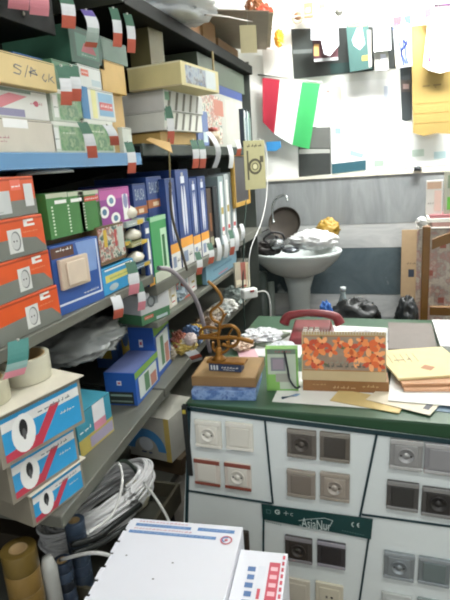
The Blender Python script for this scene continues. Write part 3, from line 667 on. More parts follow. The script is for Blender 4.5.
# bag of coloured packets
w, h, P0, d, n = fit((176,141), (199,119), 'X', -0.80, 80, ZM)
t = thing('packet_bag', 'clear bag full of blue and red packets beside the leaning paper tag', 'bag', (P0.x, P0.y+0.06, ZM), 0)
b = MB(); b.blob((0,0,0.045), (0.03,0.075,0.048), film, 4, 0.2, 3, flat=-0.042); b.build('bag', t)
for k, (cc, yy, zz) in enumerate((('3c4a80',-0.035,0.03),('8a3c58',-0.01,0.045),('c8ccb4',0.03,0.035),('4f7f88',0.012,0.022),('dcd6c8',-0.02,0.065))):
    b = MB(); b.box(-0.008,0.008,-0.014,0.014,-0.016,0.016, mat(cc, 0.4), Matrix.Translation((0.0, yy, zz)) @ Matrix.Rotation(k*0.7, 4, 'X')); b.build('packet', t)
m1 = goods('product_box', 'grey green box on top of the pale printed box of the middle shelf', 'box', 199, 74, 244, 93, -0.80, 1.0, '4a5446', depth=0.2, h=0.115); M1 = m1
def a_navyedge(b, f, w, h):
    if f == 'front': b.drect(w*0.02, h*0.05, w*0.45, h*0.8, pattern_mixed); b.drect(w*0.55, h*0.05, w*0.98, h*0.8, mat('a8a8a0')); b.drect(0, h*0.86, w, h, mat('2c3f78'), 0.0008); b.drect(w*0.3, h*0.5, w*0.5, h*0.75, mat('a06858'), 0.001)
m0 = goods('product_box', 'pale printed box with a dark blue top edge on the middle shelf', 'box', 198, 94, 243, 137, -0.80, ZM, '9f9f96', a_navyedge, 0.2)
m1.location.z = ztop(m0)+0.0008; k_ = min(1.0, (2.022-m1.location.z)/0.115)
for v in m1.data.vertices: v.co.z *= k_
m2 = goods('product_box', 'small blue and white printed box before the pale printed box', 'box', 197, 112, 208, 136, -0.765, ZM, '5c6f9c', a_redlabel, 0.03)
b = MB(); b.blob((0,0,0.035), (0.025,0.05,0.035), mat('b8aa90', 0.5), 9, 0.3, 3, flat=-0.034, ridge=True); b.blob((0.0,-0.01,0.07), (0.016,0.035,0.012), mat('b04c40', 0.5), 3, 0.3, 3)
o = b.build('parcel'); q = un(214, 133, 'X', -0.775); setat(o, (q.x-0.0, q.y, ZM)); tag(o, 'small crumpled parcel with a red band on the middle shelf', 'parcel')
cols = ['2e3a48', 'd8dcd8', '3f4f60', '2a2f38', 'c8d0d0', '4f7a5c', '252a30']
for k in range(7):
    q0 = un(245+k*2.45, 128, 'X', -0.775)
    b = MB(); hgt = 0.20-0.008*(k % 3); b.box(-0.009, 0.009, -0.0, 0.14, 0, hgt, mat(cols[k], 0.5)); b.frame((-0.009,0,0),(1,0,0),(0,0,1)); b.drect(0.004, hgt*0.2, 0.014, hgt*0.8, mat(['9fb0a8','56707c'][k % 2]))
    o = b.build('catalogue', None, 0.001); setat(o, (q0.x-0.0, un(245,128,'X',-0.775).y+k*0.0205-0.01, ZM+0.001), 90)
    tag(o, 'thin %s catalogue, %s from the left at the far end of the middle shelf' % (['dark blue','white','slate blue','black','pale grey','green','charcoal'][k], ['first','second','third','fourth','fifth','sixth','seventh'][k]), 'book', 'catalogues standing on the middle shelf')
# things lying in front of the catalogues
def crump(name, label, cat, px, py, ax, c, r, col, seed=1, zb=None, amp=0.25, ridge=True, rz=0, group=None, ms=None, fr=3.5):
    b = MB(); m = ms or (mat(col, 0.55) if isinstance(col, str) else col)
    b.blob((0,0,r[2]), r, m, seed, amp, fr, flat=-r[2]*0.8, ridge=ridge, seg=36, rings=24); o = b.build(name)
    q = un(px, py, ax, c); z = q.z if zb is None else zb
    setat(o, (q.x, q.y, z-r[2]*0.2), rz); return tag(o, label, cat, group)

# ================================================================ far bay, top shelf (z = 2.075)
ZT = 2.075
b = MB(); b.blob((0,0,0.05), (0.17,0.16,0.055), filmw, 5, 0.3, 1.9, flat=-0.045, ridge=True, seg=48, rings=32); b.blob((0,0,0.045), (0.12,0.12,0.04), mat('9aa0a0', 0.6), 8, 0.2, 3, flat=-0.04)
o = b.build('plastic_bag'); q = un(168, 25, 'X', -0.83); setat(o, (q.x, q.y, ZT), 20); tag(o, 'translucent white plastic bag bulging over the dark top shelf', 'bag')
b = MB(); b.blob((0,0,0.05), (0.07,0.10,0.05), mat('3f8cc0', 0.4), 2, 0.3, 3, flat=-0.045, ridge=True); b.blob((0.03,-0.02,0.08), (0.03,0.04,0.03), mat('d8c040', 0.4), 3, 0.2)
o = b.build('plastic_bag'); q = un(134, 12, 'X', -0.9); setat(o, (q.x, YS+0.13, ZT)); tag(o, 'bright blue plastic bag with yellow patch at the start of the dark top shelf', 'bag')
for k, (x0, x1, cc, lb) in enumerate(((183,199,'85603a','brown carton, nearest on the dark top shelf'),(201,214,'8f6c44','kraft carton, middle of three on the dark top shelf'),(216,236,'80603a','kraft carton under the flattened cardboard on the dark top shelf'))):
    o = C('cardboard_box', lb, (x0,34+k*6), (x1,-25), c=-0.86, z=ZT, base=cc, depth=0.3, h=(0.24,0.24,0.10)[k], mid=True)
b = MB(); P = [un(213,0,'X',-0.60), un(224,22,'X',-0.66), un(245,29,'X',-0.70), un(262,22,'X',-0.70)]
b.box(-0.22,0.22,-0.32,0.32,0,0.006, mat('a09684', 0.7)); b.box(-0.16,0.24,-0.28,0.30,0.0065,0.012, mat('b4a78c', 0.7)); o = b.build('flattened_cardboard', None, 0.001); q = un(240, 25, 'X', -0.62); setat(o, (-0.84, 2.80, ZT+0.285), 14, -3, 6); tag(o, 'flattened cardboard sheets lying over the cartons of the dark top shelf', 'cardboard')
o.location.z = ZT+0.135
w, h, P0, d, n = fit((241,53), (256,25), 'X', -0.64, 30, None)
b = MB(); b.box(-w/2, w/2, 0, 0.003, 0, h, mat('cfc49c', 0.6)); b.tube([(0,0.0015,h),(0,0.0015,h+0.10)], 0.001, mat('c8c8c0')); o = b.build('hanging_card'); setat(o, P0+d*w/2, 30); tag(o, 'blank cream card hanging at the corner of the dark top shelf', 'card')
b = MB(); b.tube(spline([un(205,15,'X',-0.56), un(225,16.5,'X',-0.56), un(262,22,'X',-0.68), un(300,16,'Y',3.40)], 8), 0.0028, mat('b8b0a8', 0.5)); o = b.build('cord'); tag(o, 'thin pale cord stretched from the top shelf cartons toward the back wall', 'cord')
b = MB(); b.box(-0.006,0.006,-0.003,0.003,0,0.09, mat('8f7c50', 0.6)); o = b.build('label_holder'); q = un(213, 62, 'X', -0.76); setat(o, q, 90); o.location.z = 2.03-0.09; tag(o, 'narrow brass coloured strip under the dark top shelf', 'label holder')
o = goods('cardboard_box', 'grey brown carton in the dark space over the grey green box', 'box', 205, 54, 240, 74, -0.98, ztop(m1), '4c4f3c', depth=0.12, h=0.03)
bpy.data.objects.remove(o)

# ================================================================ lower shelf near bay (z = Z3): motor boxes, tape, bag
tb = mat('8f8878', 0.6); z = Z3  # card colour darkened to carry the shade on the box ends
for i, (pbl, ptr, rz, D, H, lab) in enumerate((((34,528),(83,472),79,0.20,0.090,'blue, white and red motor box with its lid ajar, lowest of three'),
                                      ((12,498),(75,427),77,0.20,0.108,'blue, white and red motor box, middle of the stack of three'),
                                      ((0,456),(79,378),76,0.20,0.124,'blue, white and red motor box, top of the stack under the tape roll'))):
    P0 = un(pbl[0], pbl[1], 'Z', Z3) if i == 0 else un(pbl[0], pbl[1], 'X', [-0.77,-0.755,-0.735][i])
    a = math.radians(rz); d = Vector((math.cos(a), math.sin(a), 0)); n = Vector((math.sin(a), -math.cos(a), 0))
    w = (unp(ptr[0], ptr[1], P0, n)-P0).dot(d)
    t = thing('motor_box', lab, 'box', (0,0,0), rz, 'printed motor boxes in a stack')
    b = MB(); b.box(-w/2, w/2, -D/2, D/2, 0, H-0.014, tb); b.frame((-w/2,-D/2,0),(1,0,0),(0,0,1)); a_motor(b, 'front', w, H-0.006); b.build('body', t, 0.001)
    b = MB(); b.box(-w/2-0.004, w/2+0.004, -D/2-0.012, D/2+0.004, H-0.008, H-0.005, mat('e2dccb', 0.5)); b.box(-w/2+0.003, w/2-0.003, -D/2+0.003, D/2-0.003, H-0.0135, H-0.0085, mat('2d2822', 0.8)); b.build('lid', t, 0.0006)  # dark slab beneath the lid paints the shade of the open gap
    pos = P0+d*w/2-n*D/2; setat(t, (pos.x, pos.y, z+0.0005), rz); z += H-0.004
zm = z
def tape(name, label, loc, R, r, H, col, cat='tape', rot=None, group=None, inner='b89c70'):
    t = thing(name, label, cat, loc, 0, group)
    b = MB(); b.lathe([(r+0.003,0),(R,0),(R,H),(r+0.003,H),(r+0.003,0.0001)], mat(col, 0.35), (0,0,0), 32); b.build('tape_winding', t, 0.0008)
    b = MB(); b.lathe([(r,0.0005),(r+0.0028,0.0005),(r+0.0028,H-0.0005),(r,H-0.0005),(r,0.0006)], mat(inner, 0.8), (0,0,0), 32); b.build('core', t)
    if rot: t.rotation_euler = rot
    return t
q = un(28, 378, 'Z', zm)
tape('tape_roll', 'wide roll of cream packing tape on the topmost motor box', (q.x-0.005, q.y, zm+0.001), 0.058, 0.046, 0.055, 'c9c6b2')
q = un(-4, 396, 'Z', zm)
tape('tape_roll', 'second cream tape roll cut off by the left edge of the photo', (q.x-0.0, q.y-0.03, zm+0.001), 0.05, 0.038, 0.05, 'bcb8a0')
w, h, P0, d, n = fit((80,447), (109,392), 'X', -0.80, 80, Z3)
tb1 = C('product_box', 'teal box with white and pink label behind the motor boxes', (80,450), (109,392), c=-0.805, rz=86, z=Z3, base='3c8ea4', art=a_teal, depth=0.2)
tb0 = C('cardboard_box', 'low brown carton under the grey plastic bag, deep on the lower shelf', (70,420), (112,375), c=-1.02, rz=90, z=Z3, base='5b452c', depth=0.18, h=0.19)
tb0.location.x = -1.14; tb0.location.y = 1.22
b = MB(); b.blob((0,0,0.045), (0.13,0.19,0.05), mat('9ea2a2', 0.25, kind='film', emit=0.8, var=0.2, scale=8), 11, 0.3, 1.7, flat=-0.04, ridge=True, seg=48, rings=32); b.blob((0,0,0.03), (0.10,0.15,0.035), mat('85857e', 0.6), 12, 0.2, 3, flat=-0.03)
o = b.build('plastic_bag'); q = un(90, 372, 'Z', ztop(tb1)); setat(o, (q.x-0.03, q.y, max(ztop(tb1), ztop(tb0))+0.002), 10); tag(o, 'grey translucent plastic bag on the teal box of the lower shelf', 'bag')

# blue terminal boxes farther along the lower shelf
def C3(label, pe, pc, pr_, ht, base, art, name='product_box'):
    """box standing on the lower shelf from three base corners: near end, front corner, far front corner"""
    a = un(*pc, 'Z', Z3); e = un(*pr_, 'Z', Z3); l = un(*pe, 'Z', Z3)
    d = (e-a); w = d.length; rz = math.degrees(math.atan2(d.y, d.x)); d.normalize(); n = Vector((d.y, -d.x, 0)); D = abs((l-a).dot(n)); D = max(D, 0.05)
    H = unp(pc[0], ht, a, Vector((0,1,0))).z - Z3
    b = MB(); b.box(-w/2, w/2, -D/2, D/2, 0, H, mat(base, 0.45))
    for f, O, U, V, ww, hh_ in (('front',(-w/2,-D/2,0),(1,0,0),(0,0,1),w,H),('end',(-w/2,D/2,0),(0,-1,0),(0,0,1),D,H),('top',(-w/2,-D/2,H),(1,0,0),(0,1,0),w,D)):
        b.frame(O,U,V); art(b, f, ww, hh_)
    o = b.build(name, None, 0.001); c = a+d*w/2-n*D/2; setat(o, (c.x, c.y, Z3+0.0005), rz); tag(o, label, 'box'); return o
C3('bright blue box with dark connector picture, nearest on the lower shelf', (112,400), (138,406), (160,380), 374, '2a5cae', a_bluebox)
C3('second bright blue box with dark connector picture, farther along the lower shelf', (140,372), (158,380), (172,362), 327, '2a58a8', a_bluebox)
def a_yel(b, f, w, h):
    if f in ('front','end'): b.drect(w*0.2, h*0.2, w*0.7, h*0.9, mat('c8b048')); b.ddisc(w*0.4, h*0.55, w*0.15, h*0.2, mat('4870a8'), 0.0008)
o = C('product_box', 'yellow and blue box behind the bright blue boxes', (118,352), (136,326), c=-1.02, z=Z3, base='4a70b0', art=a_yel, depth=0.1, h=0.20)

# ================================================================ clutter in the far bay under the second shelf
def a_word(b, f, w, h):
    if f == 'front': b.drect(w*0.15, h*0.35, w*0.6, h*0.75, mat('8f9698')); b.dring(w*0.36, h*0.55, w*0.14, w*0.05, mat('5d6468'), 0.0009, 12)
def box3(name, label, x0, y0, x1, y1, X, rz, z, col, art=None, depth=0.12, cat='box', **k):
    return carton(name, label, cat, (x0,y1), (x1,y0), X, rz, z, base=col, art=art, depth=depth, flap=False, **k)
zq = Z3
rows = [
 ('product_box', 'red and green box under the grey white box with the ring emblem', 142,311,170,324,-0.80,75,ZI,'467a54',a_redlabel,0.12,0.035),
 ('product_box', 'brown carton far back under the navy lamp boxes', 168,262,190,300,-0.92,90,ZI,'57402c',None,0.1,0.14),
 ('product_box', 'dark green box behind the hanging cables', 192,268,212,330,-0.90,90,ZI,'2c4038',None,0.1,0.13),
]
for r in rows:
    o = box3(r[0], r[1], *r[2:6], r[6], r[7], r[8], r[9], r[10], r[11], **({'h': r[12]} if r[12] else {}))
    if 'red and green' in r[1]: rg = o
o = box3('product_box', 'grey white box with a ring emblem under the far shelf', 141, 286, 168, 314, -0.80, 75, ztop(rg), 'c4c6c8', a_word, 0.11)
crump('plastic_bag', 'white bag with a red label on the lower shelf near the desk corner', 'bag', 191, 345, 'X', -0.80, (0.025,0.035,0.028), 'c8b8b4', 3, None)
rr = random.Random(11)
items = [ # px, py, r, colour, label, name
 (166,325,0.032,'e0dfd8','white crumpled packet beside the grey white box','packet'),
 (176,318,0.034,'a8b8c0','pale blue crumpled packet on the lower shelf','packet'),
 (172,340,0.036,'5d8060','green crumpled packet at the lower shelf edge','packet'),
 (183,322,0.034,'c8b060','yellow crumpled packet right of the pale blue one','packet'),
 (180,342,0.034,'9c5c48','reddish crumpled packet at the lower shelf edge','packet'),
 (190,312,0.034,'4a6488','dark blue crumpled packet among the lower shelf goods','packet'),
 (196,328,0.032,'c8a440','golden yellow crumpled packet under the silver hose','packet'),
 (205,318,0.030,'707a70','grey green crumpled packet behind the golden ornament','packet'),
 (165,352,0.034,'8c8472','beige crumpled packet on the lower shelf before the blue boxes','packet'),
 (202,300,0.036,'6f5a44','brown crumpled packet farther back under the tags','packet'),
 (214,306,0.036,'a89c88','tan crumpled packet near the far shelf end','packet'),
 (222,320,0.036,'c0c4c0','light grey crumpled packet behind the golden ornament','packet'),
 (234,308,0.04,'8f9c98','grey crumpled packet below the light blue bag','packet'),
 (240,322,0.036,'5a7068','teal crumpled packet at the far end of the lower shelf','packet'),
 (160,318,0.024,'3c4c5c','slate crumpled packet nearest the near edge of the small shelf','packet'),
 (184,333,0.026,'d8d4c0','ivory crumpled packet behind the golden yellow one','packet'),
 (192,322,0.026,'b8c4d0','very pale blue crumpled packet behind the flexible hose','packet'),
 (212,292,0.03,'b4a8a0','mauve grey crumpled packet under the light blue carrier bag','packet'),
 (228,300,0.03,'e4e4dc','bright white crumpled packet right of the ornament top','packet'),
 (198,310,0.026,'2c3840','near black crumpled packet left of the ornament top','packet'),
 (221,290,0.026,'a87c6c','salmon crumpled packet below the carrier bag','packet'),
 (236,294,0.03,'d0c8b0','cream crumpled packet left of the white adapter','packet')]
for k, (px, py, r, cc, lb, nm) in enumerate(items):
    q = un(px, py+6, 'Z', ZI)
    if q.x < -1.2 or q.x > -0.81 or q.y > 2.7: q = un(px, py+6, 'X', -0.83)
    if py > 336: q = un(px, py+9, 'Z', Z3)
    b = MB(); rx = r*rr.uniform(0.9,1.3)*1.25; rz_ = r*rr.uniform(0.8,1.2)*1.2
    b.blob((0,0,rz_*0.8), (rx, r*1.3, rz_), mat(cc, 0.45), k+20, 0.4, 2.6, flat=-rz_*0.8, ridge=True, smooth=False)
    zz = ZI if q.z > ZI-0.10 else Z3
    o = b.build(nm); setat(o, (q.x, min(q.y, 3.0), zz+0.001), rr.uniform(0, 90)); tag(o, lb, 'packet', 'crumpled packets on the lower shelf')
    if 0:       # small box that carries it
        b = MB(); b.box(-0.07,0.07,-0.07,0.07,0,zz-Z3-0.001, mat(['6d5a3c','4d5a54','6b6b60'][k % 3], 0.6)); p = b.build('small_carton', None, 0.001); setat(p, (q.x, min(q.y,3.0), Z3+0.0005)); tag(p, 'small carton carrying the %s' % lb.split(' crumpled')[0] + ' packet', 'box')
for k, (x0_, x1_, y1_, y0_, X_, zz_, cc, lb) in enumerate((
 (171,177,316,298,-0.79,ZI,'d8d4c4','small ivory box standing on the small shelf near the flexible hose'),
 (178,184,311,296,-0.80,ZI,'3a6a8c','small blue box standing on the small shelf behind the ivory one'),
 (185,190,307,290,-0.79,ZI,'b8563c','small red box on the small shelf beyond the blue one'),
 (191,197,303,288,-0.80,ZI,'dcdcd8','small white box on the small shelf beyond the red one'),
 (204,209,296,284,-0.80,ZI,'6a8c50','small green box far along the small shelf'),
 (166,172,374,346,-0.87,Z3,'c8c0a0','pale upright box on the lower shelf beyond the bright blue boxes'),
 (172.6,177,368,340,-0.87,Z3,'4a7c5c','green upright box on the lower shelf beyond the pale one'),
 (177.6,182,364,338,-0.87,Z3,'c89a3c','amber upright box on the lower shelf near the desk'),
 (182.6,187,360,335,-0.87,Z3,'a8b4c0','grey blue upright box on the lower shelf beyond the amber one'))):
    box3('product_box', lb, x0_, y0_, x1_, y1_, X_, 90, zz_, cc, [a_strip, a_redlabel, a_photo][k % 3], 0.05, **({'h': 0.085+0.012*(k % 3)} if zz_ == ZI else {}))
w, h, P0, d, n = fit((207,285), (236,248), 'X', -0.775, 90, None)
b = MB(); b.box(-w/2, w/2, 0, 0.02, 0, h, mat('6d93a4', 0.4)); b.frame((-w/2,0,0),(1,0,0),(0,0,1)); b.script(w*0.2, h*0.45, w*0.8, h*0.58, mat('35566c'), 12); b.drect(w*0.35, h*0.12, w*0.65, h*0.18, mat('b86a70')); b.box(-w/2,w/2,0.006,0.012,h,Z2F-0.042-P0.z, mat('6d93a4', 0.4))
o = b.build('hanging_bag'); setat(o, P0+d*w/2, 90); tag(o, 'light blue carrier bag hanging under the far shelf behind the tags', 'bag')
def strand(name, label, cat, pts, r, col, group=None, rough=0.4, rr_=None):
    P = [un(*p) for p in pts]; b = MB(); b.tube(spline(P, 8), r, mat(col, rough) if isinstance(col, str) else col, 8); o = b.build(name); return tag(o, label, cat, group)
strand('flexible_hose', 'silvery grey flexible hose curving down in front of the lower shelf goods', 'hose', [(158,268,'X',-0.745),(172,271,'X',-0.72),(188,288,'X',-0.70),(198,305,'X',-0.70),(205,330,'X',-0.70),(210,352,'X',-0.71)], 0.008, '968e94')
strand('cable', 'thin dark cable running down in front of the navy lamp boxes', 'cable', [(170,180,'X',-0.75),(172,215,'X',-0.745),(180,245,'X',-0.73),(187,270,'X',-0.73)], 0.005, '50483c')
strand('cable', 'thin brown string hanging from the middle shelf beside the kraft carton', 'string', [(169,131,'X',-0.745),(169,150,'X',-0.745),(170,178,'X',-0.745)], 0.003, '8a7a4c')
strand('pipe', 'short white pipe standing under the shelf beside the grey white box', 'pipe', [(155,262,'X',-0.79),(155.5,275,'X',-0.79),(156,286,'X',-0.79)], 0.010, 'c9cdc8')
strand('cable', 'white cable hanging down past the shelf end to the white adapter', 'cable', [(258,138,'X',-0.745),(266,150,'X',-0.71),(267,190,'X',-0.70),(262,220,'X',-0.70),(250,252,'X',-0.72),(249,288,'X',-0.73)], 0.0026, 'dfe0dc')
strand('cable', 'dark green cable dropping along the shelf end', 'cable', [(246,200,'X',-0.735),(244,240,'X',-0.735),(243,290,'X',-0.735),(245,330,'X',-0.735)], 0.004, '2d4038')
w, h, P0, d, n = fit((244,300), (258,288), 'X', -0.715, 40, None)
t = thing('power_adapter', 'white power adapter with a red switch hanging from the shelf end', 'adapter', tuple(P0+d*w/2), 40)
b = MB(); b.box(-w/2, w/2, 0, 0.045, 0, h, mat('e4e6e2', 0.35)); b.build('body', t, 0.008)
b = MB(); b.box(-w*0.05, w*0.22, -0.004, 0.002, h*0.68, h*0.88, mat('8c3c3c', 0.4)); b.build('switch', t, 0.001)
b = MB(); b.tube(spline([(w/2-0.002,0.02,h*0.5),(w/2+0.05,0.0,h*0.35),(w/2+0.065,0.0,-0.08),(w/2+0.05,0.0,-0.24)], 8), 0.0035, mat('dfe0dc', 0.4)); b.build('cable', t)
for k, (px, cc) in enumerate(((238,'b8b09c'),(243,'9c5c50'),(247,'c8c0a0'))):
    w, h, P0, d, n = fit((px-2,288), (px+2.2,262), 'X', -0.745, 60, None)
    b = MB(); b.box(-w/2, w/2, 0, 0.01, 0, h, mat(cc, 0.5)); b.frame((-w/2,0,0),(1,0,0),(0,0,1)); b.drect(w*0.1,h*0.1,w*0.9,h*0.3,mat('e0d8c0')); b.tube([(0,0.005,h),(0,0.005,Z2F-0.04-P0.z)], 0.001, mat('909088')); o = b.build('hanging_packet'); setat(o, P0+d*w/2, 60); tag(o, ['beige','red brown','pale yellow'][k]+' narrow packet hanging under the far shelf end above the adapter', 'packet', 'narrow packets hanging at the shelf end')

# ================================================================ bottom left: lowest shelf goods and cables
ys = un(16, 548, 'X', -0.80)
def stackroll(px, py, X, R, H, cols, lab, group):
    q = un(px, py, 'X', X); t0 = q.z; k = 0; z_ = Z4
    n_ = max(1, int(round((t0-Z4)/H))); H = (t0-Z4)/n_
    for i in range(n_):
        t = tape('tape_roll', lab % ('topmost' if i == n_-1 else ['lowest','second','third','fourth','fifth','sixth','seventh','eighth','ninth'][i]), (q.x, q.y, z_+0.0003), R, R*0.45, H-0.0006, cols[i % len(cols)], group=group); z_ += H
stackroll(18, 548, -0.82, 0.040, 0.05, ['7f6534', '8a6e3a', '75602e'], 'mustard yellow tape roll at the bottom left, %s of its stack', 'yellow tape rolls stacked on the lowest shelf')
b = MB(); q = un(41, 560, 'X', -0.80); b.lathe([(0.02,0),(0.02,q.z-Z4-0.03),(0.012,q.z-Z4),(0,q.z-Z4)], mat('b9bab4', 0.4), (0,0,0), 20); o = b.build('glue_tube'); setat(o, (q.x+0.01, q.y+0.01, Z4+0.0005)); tag(o, 'white plastic tube standing between yellow and dark tape rolls', 'tube')
stackroll(74, 520, -0.80, 0.027, 0.032, ['3d4a5c', '46566a', '34404e'], 'dark blue insulating tape roll, %s of the stack beside the white cables', 'dark blue tape rolls by the cables')
stackroll(62, 560, -0.80, 0.024, 0.030, ['3a4658', '262c34', '455468'], 'slate blue insulating tape roll, %s of the stack nearer the white tube', 'slate tape rolls by the white tube')
crump('black_bag', 'black plastic bag behind the insulating tape rolls under the motor boxes', 'bag', 45, 540, 'X', -1.10, (0.08,0.08,0.09), '191c18', 6, 0.52)
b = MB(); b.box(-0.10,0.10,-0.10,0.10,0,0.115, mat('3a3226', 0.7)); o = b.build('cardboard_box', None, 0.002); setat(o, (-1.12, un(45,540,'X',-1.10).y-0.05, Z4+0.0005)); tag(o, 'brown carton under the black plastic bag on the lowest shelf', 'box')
# bundle of white cable
cc = un(100, 500, 'Z', 0.56)
wc = mat('e6e6e6', 0.35, var=0.06); t = thing('cable_coil', 'large bundle of white electric cable lying below the shelf', 'cable coil', (cc.x, cc.y, 0.55), 0)
ra = random.Random(5)
A = un(70, 520, 'X', -0.85); Bq = un(132, 475, 'Z', 0.56)
for k in range(80):
    ang = ra.gauss(0, 0.06); R1 = 0.215+ra.uniform(-0.05,0.01); R2 = 0.115+ra.uniform(-0.05,0.02); zz = ra.uniform(-0.04, 0.04); pts = []
    for i in range(16):
        th = 2*PI*i/16; x = R2*math.cos(th)+ra.uniform(-.004,.004); y = R1*math.sin(th); z0 = zz+0.055*math.cos(th*1+0.4)+ra.uniform(-.003,.003)
        pts.append((x*math.cos(ang)-y*math.sin(ang), x*math.sin(ang)+y*math.cos(ang), z0))
    b = MB(); b.tube(spline(pts, 3, True), 0.0052, wc, 6, True)
    if k == 0: allb = b
    else: allb.add(b.v, b.f, wc, True)
allb.build('cable_windings', t)
b = MB(); b.ribbon([Vector((0.085+0.045*math.cos(a_), 0.06, 0.02+0.055*math.sin(a_))) for a_ in [i*PI/6 for i in range(13)]], (0.1,1,0), 0.03, 0.001, mat('b8b49c', 0.4)); b.build('band', t)
t.rotation_euler = (math.radians(4), math.radians(12), math.radians(-8))
def zs(*p): return p
strand('cable', 'loose white cable looping over the cable bundle', 'cable', [(88,533,'X',-0.70),(112,515,'X',-0.70),(121,490,'X',-0.70),(122,473,'X',-0.72),(117,463,'X',-0.75),(104,475,'X',-0.78)], 0.004, 'd8d8d4')
strand('cable', 'loose white cable arching down toward the white carton', 'cable', [(144,483,'X',-0.72),(155,497,'X',-0.66),(166,515,'X',-0.60),(172,530,'X',-0.55)], 0.004, 'dcdcd8')
strand('cable', 'loose white cable crossing behind the white carton at its left', 'cable', [(60,560,'X',-0.80),(90,553,'X',-0.68),(112,556,'X',-0.62),(125,562,'X',-0.56)], 0.0045, 'dadad6')
strand('cable', 'dark green cable arching over the white cable bundle', 'cable', [(66,510,'X',-0.82),(92,490,'X',-0.80),(106,472,'X',-0.80),(122,461,'X',-0.80),(135,470,'X',-0.80),(150,500,'X',-0.80)], 0.006, '3c4c40')
strand('cable', 'thick black cable lying beside the white cable bundle', 'cable', [(70,545,'X',-0.78),(95,538,'X',-0.74),(120,520,'X',-0.72),(140,505,'X',-0.72)], 0.009, '161a18')
strand('cable', 'second thick black cable lying under the first one', 'cable', [(72,553,'X',-0.775),(98,545,'X',-0.73),(122,530,'X',-0.70),(138,520,'X',-0.70)], 0.008, '1c201e')
# crate that carries the cable bundle
cz = 0.44
t = thing('storage_crate', 'dark crate carrying the bundle of white cable', 'crate', (cc.x-0.01, cc.y, Z4+0.0006), 0)
b = MB(); b.box(-0.16,0.16,-0.24,0.24,0,0.02, mat('3a3a30', 0.7)); b.build('bottom', t)
for x0,x1,y0,y1 in ((-0.17,-0.16,-0.25,0.25),(0.16,0.17,-0.25,0.25),(-0.16,0.16,-0.25,-0.24),(-0.16,0.16,0.24,0.25)):
    b = MB(); b.box(x0,x1,y0,y1,0.0,0.075, mat('4a4636', 0.7)); b.build('side', t)
# boxes on the lowest shelf of the far bay
q = un(131, 452, 'Y', 1.62); 
g0 = carton('cardboard_box', 'low brown carton under the white box with the blue arch', 'box', (134,492), (188,452), 1.66, -8, None, 0.25, '57482f', None, 'Y')
g0.location.z = Z4+0.001; g0.location.x -= 0.02; 
def a_archf(b, f, w, h):
    a_arch(b, 'end' if f == 'front' else 'x', w, h)
g1 = carton('product_box', 'white box with a blue arch emblem low between the shelf and the desk', 'box', (131,454), (168,420), 1.62, -8, None, 0.2, 'b9b8ac', a_archf, 'Y')
gz = g1.location.z
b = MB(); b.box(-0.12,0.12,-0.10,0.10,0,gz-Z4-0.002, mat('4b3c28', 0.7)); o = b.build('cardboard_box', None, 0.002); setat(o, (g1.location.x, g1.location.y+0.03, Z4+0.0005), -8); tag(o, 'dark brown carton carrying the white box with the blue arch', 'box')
bpy.data.objects.remove(g0)
crump('plastic_bag', 'pale crumpled bag on the box with the blue arch', 'bag', 156, 412, 'Y', 1.75, (0.06,0.05,0.028), 'a9aca8', 8, ztop(g1)+0.002)
g2 = carton('product_box', 'light grey box behind the pale bag, low beside the desk', 'box', (166,424), (183,398), 1.85, -8, None, 0.12, '9a9c98', a_none, 'Y')
b = MB(); g2.location.x = -0.675; b.box(-0.065,0.065,-0.06,0.06,0,g2.location.z-0.003, mat('54462f', 0.7)); o = b.build('cardboard_box', None, 0.002); setat(o, (g2.location.x, g2.location.y, 0.0005), -4); tag(o, 'tall brown carton standing on the floor between shelf and desk', 'box')
# ================================================================ sales desk
ZD = 0.878; DL = -0.580; DY0, DY1 = 1.300, 2.20
t = thing('sales_desk', 'green edged sales desk with a white body behind the switch display board', 'desk', (0,0,0))
b = MB(); b.box(DL+0.01, 1.3, DY0+0.01, DY1-0.02, 0, ZD-0.045, mat('5a6660', 0.6)); b.build('body', t, 0.002)
b = MB(); b.box(DL, 1.32, DY0, DY1, ZD-0.045, ZD-0.003, mat('24482c', 0.4)); b.build('desk_edge', t, 0.003, label='green edge of the desk top')
b = MB(); b.box(DL, 1.32, DY0, DY1, ZD-0.0028, ZD, mat('3c5a44', 0.35)); b.build('desk_top', t, 0.001)

# display board with sample switches; drawn on the plane YP
YP = 1.286
def w2(px, py): q = un(px, py, 'Y', YP); return (q.x, q.z)
teal = mat('16343a', 0.4); board = mat('dfe6e4', 0.35, var=0.02)
t = thing('display_board', 'white display board of sample switches and sockets with dark teal dividing lines', 'display board', (0, YP, 0))
b = MB(); x0, z0 = w2(188, 405); x1 = 1.28
z0 = w2(188,408)[1]; zr0 = w2(480, 445); k_ = (z0-zr0[1])/(zr0[0]-x0); b.prism([(w2(182,620)[0],0,0.15),(x1,0,0.15),(x1,0,z0-k_*(x1-x0)),(x0,0,z0)], (0,0.012,0), board); b.build('panel', t, 0.001)
def strip(pts, w, name='divider', lab=None):
    b = MB(); P = [w2(*p) for p in pts]
    for (a, c), (d, e) in zip(P, P[1:]):
        L = math.hypot(d-a, e-c); nx, nz = -(e-c)/L*w/2, (d-a)/L*w/2
        b.prism([(a-nx,-0.0008,c-nz),(d-nx,-0.0008,e-nz),(d+nx,-0.0008,e+nz),(a+nx,-0.0008,c+nz)], (0,-0.003,0), teal)
    o = b.build(name, t); return o
strip([(187,408),(266,418.5),(378,432.5),(480,445)], 0.013, 'top_border')
strip([(189.5,407),(185,600)], 0.010, 'side_border')
strip([(187,490),(272,503)], 0.0055); strip([(265,419),(273,503)], 0.0055); strip([(377,433),(360,516)], 0.006); strip([(362,514),(480,530)], 0.0055)
strip([(264,504),(263,602)], 0.0055); strip([(371,522),(359,604)], 0.0055)
b = MB(); P = [w2(262,503), w2(373,518), w2(371,538), w2(263,518)]
